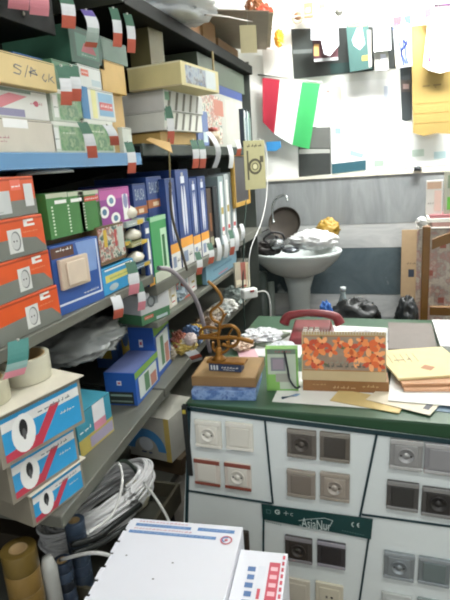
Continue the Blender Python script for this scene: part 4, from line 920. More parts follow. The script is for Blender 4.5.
b.prism([(p[0], -0.0042, p[1]) for p in P][::-1], (0,-0.002,0), mat('17403f', 0.4)); ban = b
ban.frame((0,-0.0064,0),(1,0,0),(0,0,1)); gw = mat('cfdcd8', 0.4); gd = mat('6a8c88', 0.4)
def bl(pts, w=0.0015): ban.dline([w2(*p) for p in pts], w, gw)
x, z = w2(269, 510); ban.dline([(x-.006,z-.006),(x+.006,z-.006),(x+.006,z+.006),(x-.006,z+.006),(x-.006,z-.006)], 0.0013, gd)
x, z = w2(278, 510.5); ban.dring(x, z, 0.008, 0.003, gw, 0.0008, 14, 0.5, 5.8); ban.drect(x, z-0.002, x+0.007, z+0.001, gw, 0.001)
bl([(284,511.5),(289,512)]); bl([(286.5,509.5),(286.5,514)]); x, z = w2(292.5, 513); ban.dring(x, z, 0.005, 0.0014, gw, 0.0008, 12, 0.9, 5.3)
x, z = w2(269, 520); 
for k in range(8): ban.drect(x-0.008+k*0.006, z-0.002-k*0.0007, x-0.004+k*0.006, z+0.0005-k*0.0007, gd, 0.0008)
a = w2(302, 526.5); c = w2(331, 519.5); ban.dtext('AsiaNur', a[0], a[1]+0.004, c[0], c[1]-0.002, gw)
ban.dline([w2(299,519), w2(310,517.5), w2(325,516.5), w2(333,519), w2(331,523)], 0.0016, gw); ban.dline([w2(300,523), w2(304,528), w2(318,528.5), w2(330,526)], 0.0018, gw)
for k in (0, 1):
    x, z = w2(354+k*5.5, 523+k*0.7); ban.dring(x+0.002, z, 0.0085, 0.0026, gw, 0.0008, 12, 1.9, 4.4)
    if k: ban.drect(x-0.006, z-0.001, x, z+0.001, gw, 0.0009)
x, z = w2(342, 529)
for k in range(9): ban.drect(x+k*0.007, z-k*0.0006, x+k*0.007+0.005, z+0.0014-k*0.0006, gd, 0.0008)
ban.build('banner', t, label='dark teal banner with lettering and safety marks')
b = MB(); q = w2(186, 409); b.box(q[0]-0.012, q[0]+0.004, -0.006, 0.010, q[1]-0.22, q[1]+0.012, mat('1c1f1e', 0.5)); b.box(q[0]-0.009, q[0]+0.001, -0.010, -0.006, q[1]-0.012, q[1]+0.0, mat('b8a83c', 0.5)); b.build('corner_bracket', t, 0.001)

def plate(px, py, kind, fcol, icol, bar=None, metal=0.0, w=0.081, h=0.086):
    x, z = w2(px, py); f = mat(fcol, 0.28, metal, var=0.03); im = mat(icol, 0.3, metal, var=0.03); br = mat(bar, 0.22, metal, var=0.03) if bar else f
    T = Matrix.Translation((x, 0, z)) @ Matrix.Rotation(math.radians(1.2), 4, 'Y')
    b = MB(); b.box(-w/2, w/2, -0.009, -0.0005, -h/2, h/2, f, T); o = b.build('socket_frame' if kind == 's' else 'switch_frame', t, 0.0025)
    if bar:
        bb = MB(); bb.box(-w/2, w/2, -0.0115, -0.0092, h/2-0.013, h/2, br, T); bb.build('frame_bar', o, 0.0015); bb = MB(); bb.box(-w/2, w/2, -0.0115, -0.0092, -h/2, -h/2+0.010, br, T); bb.build('frame_bar', o, 0.0015)
    i = MB(); s = 0.058
    i.box(-s/2, s/2, -0.0125, -0.0093, -s/2, s/2, im, T)
    if kind == 's':
        ii = MB(); T2 = T @ Matrix.Translation((0,-0.0126,0)) @ Matrix.Rotation(PI/2, 4, 'X')
        dkc = [max(0, v*0.72) for v in [int(icol[k:k+2], 16)/255 for k in (0,2,4)]]
        ii.lathe([(0.0215,0),(0.0215,0.003),(0.0195,0.0032),(0.0185,0.0004),(0,0.0003)], im, (0,0,0), 28, T2)
        ii.lathe([(0.009,0.0004),(0.009,0.002),(0.0,0.0022)], im, (0,0,0), 20, T2)
        for sx in (-0.0125, 0.0125): ii.lathe([(0.0026,0.0012),(0,0.0013)], mat('2a2826', 0.6), (sx,0,0), 10, T2)
        ii.build('socket_face', o)
        i.build('insert', o, 0.0015)
    elif kind == 'w':
        i.build('rocker', o, 0.0015)
    else:
        i.build('insert', o, 0.0015); ii = MB(); ii.box(-0.010, -0.004, -0.0135, -0.0128, -0.004, 0.004, mat('6a665c', 0.5), T); ii.lathe([(0.004,0),(0,0.0002)], mat('2a2826', 0.6), (0.008,0,0), 12, T @ Matrix.Translation((0,-0.0128,0)) @ Matrix.Rotation(PI/2, 4, 'X')); ii.build('jack', o)
    c = MB(); c.frame((x,-0.0006,z-h/2-0.0075),(1,0,0),(0,0,1)); c.script(-0.030, -0.0015, 0.030, 0.0022, mat('8c9492', 0.5), int(px)); c.build('caption', t)
Wp = ('d9d6c8','d4d1c4')
plate(209,433,'s','dbd8cc','e2dfd4','e6e3d8'); plate(240,435.5,'w','dbd8cc','dcd9cd','e6e3d8')
plate(208,471,'w','d8cfc4','dfdbd0','8e5044'); plate(238.5,475,'s','d8cfc4','dfdbd0','8e5044')
plate(302,442.5,'s','736d64','5b554e','948e84',0.3); plate(335,446,'w','6f6960','4e4a45','8f8a80',0.3)
plate(301.5,482.5,'w','a39a90','8d847a','b0a89c',0.3); plate(335,485.5,'s','a39a90','b0a79c','b0a89c',0.3)
plate(406,453.5,'s','a0a09f','a9a9a8','c8c8c6',0.4); plate(441,458,'w','9c9ca0','a2a2a4','c6c6c6',0.4)
plate(402.5,494.5,'w','5c5a58','454442','9a9a98',0.4); plate(438,501,'s','5c5a58','403e3c','9a9a98',0.4)
plate(299,548,'s','55504c','47423e','a5a2a6',0.3); plate(331.5,553,'w','4c4a4c','3c3a3c','b0aeb8',0.3)
plate(297,589,'w','cfc8b8','cdc6b6'); plate(329.5,594,'j','d4cdb8','d0c9b4')
plate(206,536,'w','4a423c','3a3430','57504a',0.2); plate(237,540,'s','4a423c','3a3430','57504a',0.2)
plate(399,564.5,'s','8f9698','969da0','a8b0b4',0.4); plate(434,570,'w','8a9294','7f8c8c','a8b0b4',0.4)
plate(396.5,605,'w','c0c4c0','c6cac6'); plate(432,611,'w','8f9a98','8a9492')
plate(474,463,'w','9c9ca0','a2a2a4','c6c6c6',0.4); plate(473,507,'w','5c5a58','454442','9a9a98',0.4)

# ---------------------------------------------------------------- on the desk
def slab(name, label, cat, fl, fr, bk, z, H, m, art=None, gap=0.0006, group=None, bevel=0.001, roughness=0.55):
    a = un(*fl, 'Z', z); e = un(*fr, 'Z', z); k = un(*bk, 'Z', z)
    d = e-a; w = d.length; rz = math.degrees(math.atan2(d.y, d.x)); d.normalize(); n = Vector((d.y, -d.x, 0)); D = abs((k-a).dot(n))
    mm = mat(m, roughness) if isinstance(m, str) else m
    b = MB(); b.box(-w/2, w/2, -D/2, D/2, 0, H, mm)
    if art:
        b.frame((-w/2,-D/2,H),(1,0,0),(0,1,0)); art(b, 'top', w, D); b.frame((-w/2,-D/2,0),(1,0,0),(0,0,1)); art(b, 'front', w, H)
    o = b.build(name, None, bevel if H > 0.004 else 0); c = a+d*w/2-n*D/2; setat(o, (c.x, c.y, z+gap), rz)
    return tag(o, label, cat, group)
bb = slab('book', 'blue patterned book at the left end of the desk, under the brown book', 'book', (192,400), (256,401), (262,377), ZD, 0.030, pattern_blue)
zb = ztop(bb)
def a_brown(b, f, w, h):
    if f == 'top': b.drect(w*0.02, h*0.03, w*0.98, h*0.97, mat('9c7e54', 0.5))
b2 = slab('book', 'thick brown book on the blue patterned book, under the golden ornament', 'book', (192,386), (256,388), (268,366), zb, 0.030, '8a6a42', a_brown)
zc = ztop(b2)
gold = mat('8c6024', 0.4, 0.5, var=0.15, scale=60)
a = un(209,371,'Z',zc); e = un(241,373,'Z',zc); w = (e-a).length; rz = math.degrees(math.atan2(e.y-a.y, e.x-a.x))
t = thing('ornament', 'golden scrolled ornament on a block with a dark label, standing on the brown book', 'ornament', tuple((a+e)/2+Vector((0.0,0.02,0.0006))), rz)
b = MB(); b.box(-w/2, w/2, -0.018, 0.018, 0, 0.024, mat('2a3c5e', 0.45)); b.frame((-w/2,-0.018,0),(1,0,0),(0,0,1)); 
for k in range(3): b.drect(w*(0.06+0.09*k), 0.004, w*(0.11+0.09*k), 0.019, mat('d0d8dc'))
b.script(w*0.40, 0.010, w*0.92, 0.016, W, 3); b.script(w*0.45, 0.004, w*0.8, 0.008, W, 4); b.build('label_block', t, 0.001, label='navy block with white lettering')
b = MB(); b.box(-w/2-0.006, w/2+0.012, -0.022, 0.022, 0.0245, 0.033, gold); b.build('base_plate', t, 0.003)
Pm = t.location+Vector((0,0.0,0))
def gp(sx, sy):       # ornament outline read off in the plane of the figure
    q = un(180+sx/4.5, 240+sy/4.5, 'Y', Pm.y); return (q.x-Pm.x, 0, q.z-Pm.z)
b = MB()
for pts, r, cl in (([(175,520),(175,480),(172,440),(178,400),(180,370)], 0.0055, False),
    ([(180,375),(148,358),(138,325),(165,300),(188,275),(180,245),(158,215),(125,185)], 0.005, False),
    ([(180,375),(195,330),(170,300)], 0.003, False), ([(210,330),(196,345),(185,372)], 0.0035, False),
    ([(175,395),(225,385),(262,410),(262,455),(235,478),(190,470)], 0.0055, False), ([(235,400),(218,430),(222,465)], 0.003, False),
    ([(175,400),(125,392),(95,405),(92,425),(115,430),(170,418)], 0.0045, False),
    ([(80,440),(130,438),(180,440),(250,440),(330,460)], 0.0065, False), ([(150,460),(150,490),(180,510),(215,490),(212,455)], 0.0045, False)):
    b.tube(spline([gp(*p) for p in pts], 7, cl), r, gold, 8)
ox = b; b.lathe([(0.024,0.0),(0.016,0.006),(0.009,0.018),(0.012,0.028),(0.006,0.04)], gold, (gp(175,520)[0], 0, 0.0332), 20)
ox.build('scrolled_figure', t)
# upright green and white package
w, h, P0, d, n = fit((267,391), (297,341), 'Z', ZD, 8)
h = 0.135
t = thing('product_package', 'green and white upright package with a grey picture beside the books', 'package', (P0.x+d.x*w/2, P0.y+d.y*w/2, ZD+0.0008), 8)
b = MB(); b.box(-w/2, w/2, 0, 0.03, 0, h, mat('7cae5c', 0.4)); b.frame((-w/2,0,0),(1,0,0),(0,0,1)); b.drect(w*0.06,h*0.05,w*0.94,h*0.9,mat('b8c4b0')); b.drect(w*0.16,h*0.48,w*0.62,h*0.80,mat('87888c'),0.0008); b.drect(w*0.22,h*0.52,w*0.55,h*0.76,mat('9c8f98'),0.001)
b.drect(w*0.06,h*0.88,w*0.94,h*0.99,mat('6a7c6c'),0.0008); b.drect(w*0.06,h*0.05,w*0.42,h*0.40,mat('86b860'),0.0008); b.drect(w*0.3,h*0.22,w*0.75,h*0.42,mat('a0a094'),0.0009); b.script(w*0.3,h*0.91,w*0.8,h*0.96,mat('a04a5c'),3,0.0012); b.build('box', t, 0.001)
b = MB(); b.tube(spline([(w*0.1,-0.006,h*0.96),(w*0.18,-0.007,h*0.6),(w*0.24,-0.008,h*0.3),(w*0.42,-0.012,h*0.12),(w*0.55,-0.014,h*0.16)], 8), 0.003, mat('2a3034'), 8); b.build('cable', t)
# calendar
a = un(303,391,'Z',ZD); e = un(389,394,'Z',ZD); w = (e-a).length; rz = math.degrees(math.atan2(e.y-a.y, e.x-a.x))
t = thing('desk_calendar', 'desk calendar with orange flower picture and spiral binding on a brown holder', 'calendar', tuple((a+e)/2+Vector((0,0,0.0006))), rz)
b = MB(); b.box(-w/2, w/2, 0, 0.075, 0, 0.036, mat('8c6238', 0.5, var=0.2)); b.frame((-w/2,0,0),(1,0,0),(0,0,1)); b.script(w*0.36,0.010,w*0.62,0.020,mat('c8a880'),4); b.script(w*0.12,0.020,w*0.28,0.026,mat('b89464'),5); b.script(w*0.70,0.016,w*0.9,0.026,mat('c0a070'),8); b.build('holder', t, 0.0015)
hp = 0.143; th = math.radians(14); V_ = Vector((0, math.sin(th), math.cos(th)))
b = MB(); O_ = Vector((-w/2-0.002, -0.001, 0.0365)); Tm = Matrix.Translation(O_) @ Matrix.Rotation(-th, 4, 'X')
b.box(0, w-0.006, 0, 0.004, 0, hp, mat('b8a47c', 0.5), Tm); b.frame(O_, (1,0,0), V_); ww = w-0.006
b.drect(ww*0.015, hp*0.20, ww*0.985, hp*0.93, mat('a2703a', 0.5)); b.drect(ww*0.02, hp*0.22, ww*0.98, hp*0.91, mat('94806c', var=0.35, scale=30), 0.0007)
r_ = random.Random(3); fcol = [mat('d8632a', 0.5), mat('e88a48', 0.5), mat('c44a24', 0.5), mat('f0a468', 0.5)]; lc = mat('5c6434', 0.5)
def inb(u, v): return min(max(u, ww*0.045), ww*0.955), min(max(v, hp*0.27), hp*0.87)
for k in range(15):
    u, v = inb(ww*r_.random(), hp*(0.3+0.55*r_.random())); b.ddisc(u, v, 0.011, 0.004, lc, 0.0009, 10, r_.uniform(0, 3))
for (u, v, s) in ((0.08,0.72,1),(0.20,0.66,1.1),(0.13,0.40,1),(0.25,0.76,0.9),(0.05,0.55,0.9),(0.44,0.78,0.7),(0.58,0.70,1),(0.66,0.48,1.2),(0.60,0.50,0.9),(0.80,0.70,1.1),(0.92,0.78,0.9),(0.90,0.52,1.0),(0.82,0.38,1.0),(0.36,0.62,0.8),(0.72,0.82,0.7),(0.93,0.34,0.8),(0.2,0.32,0.8)):
    for q_ in range(5):
        an = q_*2*PI/5+u*9; rr_2 = 0.0135*s; uu, vv = inb(ww*u+math.cos(an)*rr_2, hp*v+math.sin(an)*rr_2); b.ddisc(uu, vv, rr_2*0.9, rr_2*0.55, fcol[(q_+int(u*30)) % 4], 0.0012+q_*0.00005, 10, an)
    b.ddisc(ww*u, hp*v, 0.003, 0.003, mat('7c3418'), 0.0018, 8)
b.script(ww*0.28, hp*0.26, ww*0.76, hp*0.36, mat('5c5a50'), 12, 0.002); b.script(ww*0.35, hp*0.34, ww*0.7, hp*0.42, mat('8a8878'), 14, 0.002); b.script(ww*0.02, hp*0.22, ww*0.4, hp*0.25, mat('b8a888'), 16, 0.002)
b.build('page', t, 0, label='calendar page with orange flowers')
b = MB(); Tb = Matrix.Translation((-w/2, 0.068, 0.0365)) @ Matrix.Rotation(math.radians(14), 4, 'X'); b.box(0, w-0.01, 0, 0.003, 0, hp, mat('a89068', 0.6), Tb); b.build('back_support', t)
b = MB(); top = O_+V_*hp
for k in range(30):
    cx = top.x+0.004+k*(ww-0.008)/29
    b.tube([(cx, top.y+0.003+0.006*math.cos(g), top.z-0.002+0.006*math.sin(g)) for g in [i*2*PI/10 for i in range(10)]], 0.0009, mat('d8d4cc', 0.3, 0.6), 5, True)
b.build('spiral_binding', t)
# papers and envelopes
pw = mat('e8e8e4', 0.7, var=0.02); py_ = mat('d2ba80', 0.6); ps = mat('cfa07c', 0.6)
z_ = ZD
def sheet(label, fl, fr, bk, z, m=pw, H=0.0012, name='paper_sheet', cat='paper', art=None): return slab(name, label, cat, fl, fr, bk, z, H, m, art)
s1 = sheet('white sheet under the calendar at the front of the desk', (272,402), (372,409), (300,372), ZD)
s2 = sheet('white paper sheet in the middle of the desk behind the golden ornament', (250,356), (300,358), (270,330), ZD)
s3 = sheet('white sheet lying behind the calendar beside the red telephone', (310,352), (384,357), (340,326), ZD)
s4 = sheet('cream envelope at the desk front, left of the white envelope', (330,401), (399,414), (352,392), ztop(s1), py_, 0.002, 'envelope', 'envelope')
def a_stamp(b, f, w, h):
    if f == 'top': b.drect(w*0.84, h*0.2, w*0.93, h*0.5, mat('5a5a60')); b.script(w*0.3, h*0.3, w*0.6, h*0.4, mat('a09888'), 4)
s5 = sheet('white envelope with a small dark stamp at the desk front', (366,400), (430,416), (392,386), ztop(s4), mat('dfd6c0', 0.6), 0.002, 'envelope', 'envelope', a_stamp)
s6 = sheet('white sheet lying under the stacked envelopes at the right', (388,401), (470,408), (400,372), ztop(s5)+0.0005, pw, 0.0015)
s7 = slab('envelope', 'orange brown envelope in the stack, under the yellow one', 'envelope', (404,392), (475,392), (395,366), ztop(s6), 0.010, ps)
s7b = slab('envelope', 'pink brown envelope packet just below the yellow envelope', 'envelope', (402,387), (475,386), (392,360), ztop(s7), 0.009, mat('b88a64', 0.6))
def a_env(b, f, w, h):
    if f == 'top':
        Ik = mat('8c7c5c', 0.6); b.dpoly([(w*0.5,h*0.18),(w*0.6,h*0.28),(w*0.5,h*0.38),(w*0.4,h*0.28)], mat('a8744c')); 
        for k in range(5): b.dline([(w*(0.1+k*0.09), h*0.5), (w*(0.12+k*0.09), h*0.8)], 0.002, Ik)
        b.script(w*0.15, h*0.55, w*0.4, h*0.65, Ik, 6)
s8 = slab('envelope', 'pale yellow envelope with pen marks and a red diamond, topmost of the stack', 'envelope', (398,381), (475,376), (389,352), ztop(s7b), 0.007, 'd9c894', a_env)
s9 = slab('folder', 'dark grey folder lying at the back right of the desk', 'folder', (388,352), (438,354), (384,325), ZD+0.012, 0.012, '6f6660')
s9s = sheet('small white sheet under the dark grey folder', (380,358), (396,359), (380,345), ZD, pw, 0.011)
s10 = slab('paper_stack', 'stack of white paper at the far right of the desk', 'paper', (440,352), (500,354), (438,325), ZD, 0.022, 'e4e4e2')
s11 = sheet('blue striped card at the right end under the envelopes', (432,411), (475,416), (440,396), ZD, mat('6f8494', 0.6), 0.0011)
s12 = slab('notepad', 'greenish notepad on the desk behind the upright package', 'notepad', (252,345), (268,348), (258,330), ztop(s2), 0.012, '8f9c88')
s13 = sheet('pink and white leaflet leaning flat behind the books on the desk', (243,366), (262,364), (246,350), ztop(s2)+0.0005, mat('dcb4bc', 0.6), 0.0012)
# pen
def rod(name, label, cat, p0, p1, z, r, col):
    a = un(*p0, 'Z', z+r); e = un(*p1, 'Z', z+r); b = MB(); b.tube([a-(a+e)/2, (a*0.2+e*0.8)-(a+e)/2, e-(a+e)/2], r, mat(col, 0.35), 10, rr=[r, r, r*0.25]); o = b.build(name); o.location = (a+e)/2; return tag(o, label, cat)
rod('pen', 'pale blue pen on the white sheet at the foot of the upright package', 'pen', (282,398), (300,394), ztop(s1), 0.004, '7f98b8')
# heap of crumpled papers at the left back of the desk
for k, (px, py, rx, ry, rz_, cc, lb) in enumerate(((262,335,0.07,0.06,0.022,'dedfe2','crumpled white paper heap behind the golden ornament'),(282,345,0.045,0.05,0.012,'d4d8dc','pale crumpled paper beside the upright package'),(243,343,0.035,0.045,0.018,'d4bca8','pinkish crumpled wrapper right of the golden ornament'),(364,333,0.05,0.04,0.016,'e6e6ea','white crumpled paper behind the calendar at its right end'))):
    q = un(px, py+6, 'Z', ZD); b = MB(); b.blob((0,0,rz_), (rx,ry,rz_), mat(cc, 0.6), k+50, 0.5, 3.6, flat=-rz_*0.9, ridge=True, seg=32, rings=20, smooth=False); o = b.build('crumpled_paper'); setat(o, (q.x, min(q.y, 2.12), ZD+0.003+(0.013 if k < 3 else 0))); tag(o, lb, 'paper')
    if k < 3: o.location.z = ztop(s2)+0.001-rz_*0.1 if k != 1 else ZD+0.0025
# red telephone
q = un(308, 343, 'Z', ZD)
t = thing('telephone', 'dark red desk telephone partly hidden by the calendar', 'telephone', (q.x+0.005, q.y+0.06, ZD+0.002), 4)
rd = mat('7c2f34', 0.3)
b = MB(); b.hexa([(-0.085,-0.09,0),(0.085,-0.09,0),(0.085,0.09,0),(-0.085,0.09,0)], [(-0.075,-0.08,0.022),(0.075,-0.08,0.022),(0.07,0.08,0.05),(-0.07,0.08,0.05)], rd); b.build('body', t, 0.006)
b = MB(); pts = spline([(-0.108,0.02,0.05),(-0.092,0.02,0.078),(-0.05,0.02,0.090),(0.0,0.02,0.094),(0.05,0.02,0.090),(0.092,0.02,0.078),(0.108,0.02,0.05)], 8); m_ = len(pts)
b.tube(pts, 0.016, rd, 14, rr=[0.021-0.007*math.sin(PI*i/(m_-1)) for i in range(m_)])
b.build('handset', t)
b = MB()
for i in range(3):
    for j in range(4): b.box(-0.03+i*0.022,-0.014+i*0.022,-0.065+j*0.017,-0.054+j*0.017,0.030+j*0.0025,0.036+j*0.0025, mat('c8c0b8', 0.4))
b.build('keypad', t, 0.001)

# ================================================================ foreground cartons
zc1 = 0.74
Pq = [un(*p, 'Z', zc1) for p in ((133,518),(243,527),(222,604),(86,604))]
e1 = (Pq[1]-Pq[0]); w = e1.length; rz = math.degrees(math.atan2(e1.y, e1.x)); d = e1.normalized(); n = Vector((d.y,-d.x,0)); D = 0.27
H1 = 0.26
def a_lid(b, f, w, h):
    if f == 'top':
        bl_ = mat('5f86b8', 0.5); lr = mat('c4707c', 0.5)
        b.drect(w*0.06, h*0.905, w*0.56, h*0.94, bl_); b.drect(w*0.62, h*0.905, w*0.94, h*0.945, bl_); b.drect(w*0.03, h*0.815, w*0.80, h*0.85, bl_)
        b.script(w*0.08, h*0.955, w*0.52, h*0.975, lr, 3); b.script(w*0.06, h*0.865, w*0.58, h*0.885, lr, 4)
        b.script(w*0.09, h*0.913, w*0.52, h*0.932, mat('a8c0dc'), 5, 0.001); b.script(w*0.06, h*0.823, w*0.76, h*0.843, mat('a8c0dc'), 6, 0.001); b.script(w*0.66, h*0.915, w*0.9, h*0.935, mat('a8c0dc'), 8, 0.001)
        b.dring(w*0.89, h*0.82, 0.014, 0.004, lr, 0.001, 16); b.dring(w*0.885, h*0.825, 0.009, 0.003, bl_, 0.0012, 10, 1, 4.5); b.ddisc(w*0.89, h*0.82, 0.004, 0.004, lr, 0.0012)
        for u, v in ((0.12,0.55),(0.52,0.52),(0.42,0.34)): b.ddisc(w*u, h*v, 0.0025, 0.002, mat('6a6a68'), 0.0006, 8)
wht = mat('e2e3ea', 0.5, var=0.02)
b = MB(); b.box(-w/2, w/2, -D/2, D/2, 0, H1, wht)
# torn left edge of the lid: ragged flap
for k in range(7):
    yy = -D/2+k*D/7; ex = rnd.uniform(0.004, 0.013); b.box(-w/2-ex, -w/2, yy, yy+D/7*0.85, H1-0.003, H1, wht)
b.frame((-w/2,-D/2,H1),(1,0,0),(0,1,0)); a_lid(b, 'top', w, D)
o = b.build('cardboard_box', None, 0.0012); c_ = Pq[0]+d*w/2+n*(D/2); setat(o, (c_.x, c_.y, zc1-H1), rz); tag(o, 'white carton with blue and red print bars on its lid, in the foreground', 'box')
cA = o
def a_lid2(b, f, w, h):
    if f == 'top':
        r2 = mat('c04858', 0.5); b2_ = mat('5878a8', 0.5)
        b.drect(w*0.66, 0, w*0.88, h*0.86, r2); b.drect(w*0.45, h*0.2, w*0.6, h*0.8, mat('dde0e8'), 0.0004)
        for k in range(8): b.drect(w*0.70, h*(0.05+k*0.1), w*0.84, h*(0.10+k*0.1), mat('e8b8c0'), 0.0008)
        for k in range(7): b.drect(w*0.24+0.002*(k % 2), h*(0.12+k*0.1), w*0.40, h*(0.18+k*0.1), b2_, 0.0008)
        for k in range(12): b.drect(w*0.91, h*(0.03+k*0.08), w*0.96, h*(0.08+k*0.08), r2, 0.0008)
        b.drect(w*0.50, h*0.4, w*0.56, h*0.52, r2, 0.0009); b.drect(w*0.50, h*0.28, w*0.56, h*0.34, r2, 0.0009)
zc2 = 0.722
Q = [un(*p, 'Z', zc2) for p in ((241,548),(277,552),(262,612))]
e2 = Q[1]-Q[0]; w = 0.105; rz2 = rz+0; d2 = Vector((math.cos(math.radians(rz2)), math.sin(math.radians(rz2)), 0)); n2 = Vector((d2.y,-d2.x,0)); D2 = 0.22
b = MB(); b.box(-w/2, w/2, -D2/2, D2/2, 0, 0.24, wht); b.frame((-w/2,-D2/2,0.24),(1,0,0),(0,1,0)); a_lid2(b, 'top', w, D2)
o = b.build('cardboard_box', None, 0.0012); c2_ = Q[1]-d2*w/2+n2*(D2/2); setat(o, (c2_.x, c2_.y, zc2-0.24), rz2); tag(o, 'narrow white carton with red and blue lettering right of the larger white carton', 'box')
cB = o
# keep the two cartons side by side
sep = (cB.location-cA.location).dot(d) - (e1.length/2+w/2)
if sep < 0.002: cB.location += d*(0.002-sep)
b = MB(); b.box(-0.19,0.19,-0.13,0.13,0,zc1-H1-0.001, mat('b0915c', 0.65)); b.frame((-0.19,-0.13,0),(1,0,0),(0,0,1)); b.drect(0.02,0.2,0.36,0.202,mat('6a5434'))
o = b.build('cardboard_box', None, 0.002); ctr = (cA.location+cB.location)/2; setat(o, (ctr.x-0.02, ctr.y, 0.0), rz); tag(o, 'large brown carton on the floor carrying the two white cartons', 'box')
cB.location.z = zc1-H1+0.0005
# ================================================================ wash basin
YS0 = 3.05
xl = un(253,250,'Y',3.22).x; xr = un(342,247,'Y',3.22).x; xc = (xl+xr)/2; R = (xr-xl)/2
zr = un(297,258,'Y',3.0).z
por = mat('c4ccca', 0.2, var=0.02)
t = thing('wash_basin', 'white pedestal wash basin against the striped marble wall', 'sink', (xc, 3.235, 0))
b = MB(); b.lathe([(0.0,zr-0.165),(0.09,zr-0.16),(R*0.62,zr-0.125),(R*0.90,zr-0.055),(R*0.99,zr-0.012),(R,zr),(R*0.985,zr+0.006),(R*0.88,zr+0.002),(R*0.8,zr-0.03),(R*0.55,zr-0.09),(0,zr-0.11)], por, (0,0,0), 48, sy=0.86); b.build('basin', t)
b = MB(); b.lathe([(0.105,0.0),(0.095,0.03),(0.07,0.15),(0.062,0.5),(0.075,zr-0.25),(0.10,zr-0.163)], por, (0,0.04,0), 32, sy=0.85); b.build('pedestal', t)
ch = mat('b4babc', 0.15, 0.9, var=0.03)
q0 = un(273,222,'Y',3.42); 
tf = thing('faucet', 'chrome swan neck faucet on the marble wall over the wash basin', 'faucet', (q0.x, YB-0.018, q0.z), 0)
b = MB(); b.lathe([(0.022,0),(0.022,0.008),(0.012,0.010)], ch, (0,0,0), 16, Matrix.Rotation(PI/2, 4, 'X')); b.tube([(0,-0.006,0),(0,-0.05,0)], 0.010, ch, 10); b.build('wall_mount', tf)
b = MB(); k = lambda px, py: tuple(un(px, py, 'Y', 3.43)-Vector((q0.x, YB-0.018, q0.z)))
b.tube(spline([k(273,222),k(272.5,212),k(273,204),k(277,198),(k(284,195)[0],-0.09,k(284,195)[2]),(k(288,195)[0],-0.12,k(288,195)[2]),(k(290,199)[0],-0.13,k(290,200)[2])], 8), 0.0085, ch, 10); b.build('spout', tf)
b = MB(); b.lathe([(0.012,-0.012),(0.016,0.0),(0.012,0.012)], ch, (0,-0.05,-0.0), 12); b.build('handle', tf)
# basin contents
def inb_(name, label, cat, px, py, Y, r, col, seed, amp=0.3, z=None, smooth=True, rough=0.5, metal=0):
    q = un(px, py, 'Y', Y); b = MB(); b.blob((0,0,0), r, mat(col, rough, metal), seed, amp, 3.4, seg=36, rings=24, ridge=True, smooth=smooth); o = b.build(name); o.location = q; return tag(o, label, cat)
inb_('plastic_bag', 'crumpled white plastic bag lying in the wash basin', 'bag', 313, 240, 3.18, (0.135,0.10,0.055), 'e4e5e4', 31, 0.35)
inb_('sponge_bag', 'mustard yellow crumpled bag at the right rim of the wash basin', 'bag', 328, 230, 3.33, (0.065,0.05,0.065), 'a88838', 33, 0.4)
inb_('rag', 'dark crumpled rag in the left of the wash basin', 'rag', 268, 248, 3.17, (0.085,0.08,0.04), '34302e', 35, 0.4)
# kettle
q = un(277,243,'Y',3.12)
t = thing('kettle', 'small black and steel kettle lying in the wash basin', 'kettle', (q.x, q.y, q.z-0.03), 20)
b = MB(); b.lathe([(0,0),(0.045,0.0),(0.05,0.02),(0.045,0.045),(0.02,0.06),(0,0.062)], mat('8f9294', 0.25, 0.8), (0,0,0), 24); b.build('body', t)
b = MB(); b.tube(spline([(-0.05,0,0.03),(-0.08,0,0.06),(-0.03,0,0.095),(0.03,0,0.085),(0.05,0,0.045)], 8), 0.007, mat('1c1c1e', 0.4), 8); b.build('handle', t)
b = MB(); b.lathe([(0.01,0),(0.012,0.012),(0,0.016)], mat('1c1c1e', 0.4), (0,0,0.062), 12); b.build('knob', t)
# dark pan leaning on the wall
q = un(283,222,'Y',3.36)
t = thing('frying_pan', 'round dark brown pan standing behind the wash basin contents', 'pan', (q.x, 3.37, q.z), 0)
b = MB(); Tp = Matrix.Rotation(math.radians(72), 4, 'X'); b.lathe([(0,0),(0.085,0.0),(0.105,0.02),(0.108,0.022),(0.087,0.004),(0,0.004)], mat('3b352e', 0.6, 0.2, var=0.5, scale=12), (0,0,-0.055), 32, Tp); b.build('body', t)
b = MB(); b.tube([(-0.10,0.0,-0.045),(-0.17,-0.02,-0.075)], 0.008, mat('2a2624'), 8); b.build('handle', t)
inb_('pot_lid', 'grey pot lid lying low beside the kettle in the wash basin', 'lid', 291, 250, 3.1, (0.05,0.05,0.018), '5c6064', 41, 0.15, rough=0.3, metal=0.6)
# under and beside the basin
for k, (px, y0, y1, X_, r, cc, lb) in enumerate(((262,272,330,0,0.035,'5c6862','grey green pipe standing on the floor at the left of the basin pedestal'),(271,282,330,0,0.022,'8a948c','pale drain pipe beside the basin pedestal'))):
    q = un(px, y0, 'Y', 3.25); b = MB(); b.tube([(0,0,0.0),(0,0,q.z*0.5),(0,0,q.z)], r, mat(cc, 0.4), 14); o = b.build('pipe'); setat(o, (q.x, q.y, 0.0)); tag(o, lb, 'pipe')
q = un(248,262,'Y',3.22); b = MB(); b.box(-0.06,0.06,-0.09,0.09,0,q.z, mat('2e3a30', 0.6)); o = b.build('waste_carton'); setat(o, (q.x-0.0, 3.24, 0)); tag(o, 'dark green tall carton between the shelf end and the wash basin', 'box')
o.location.x = -1.06
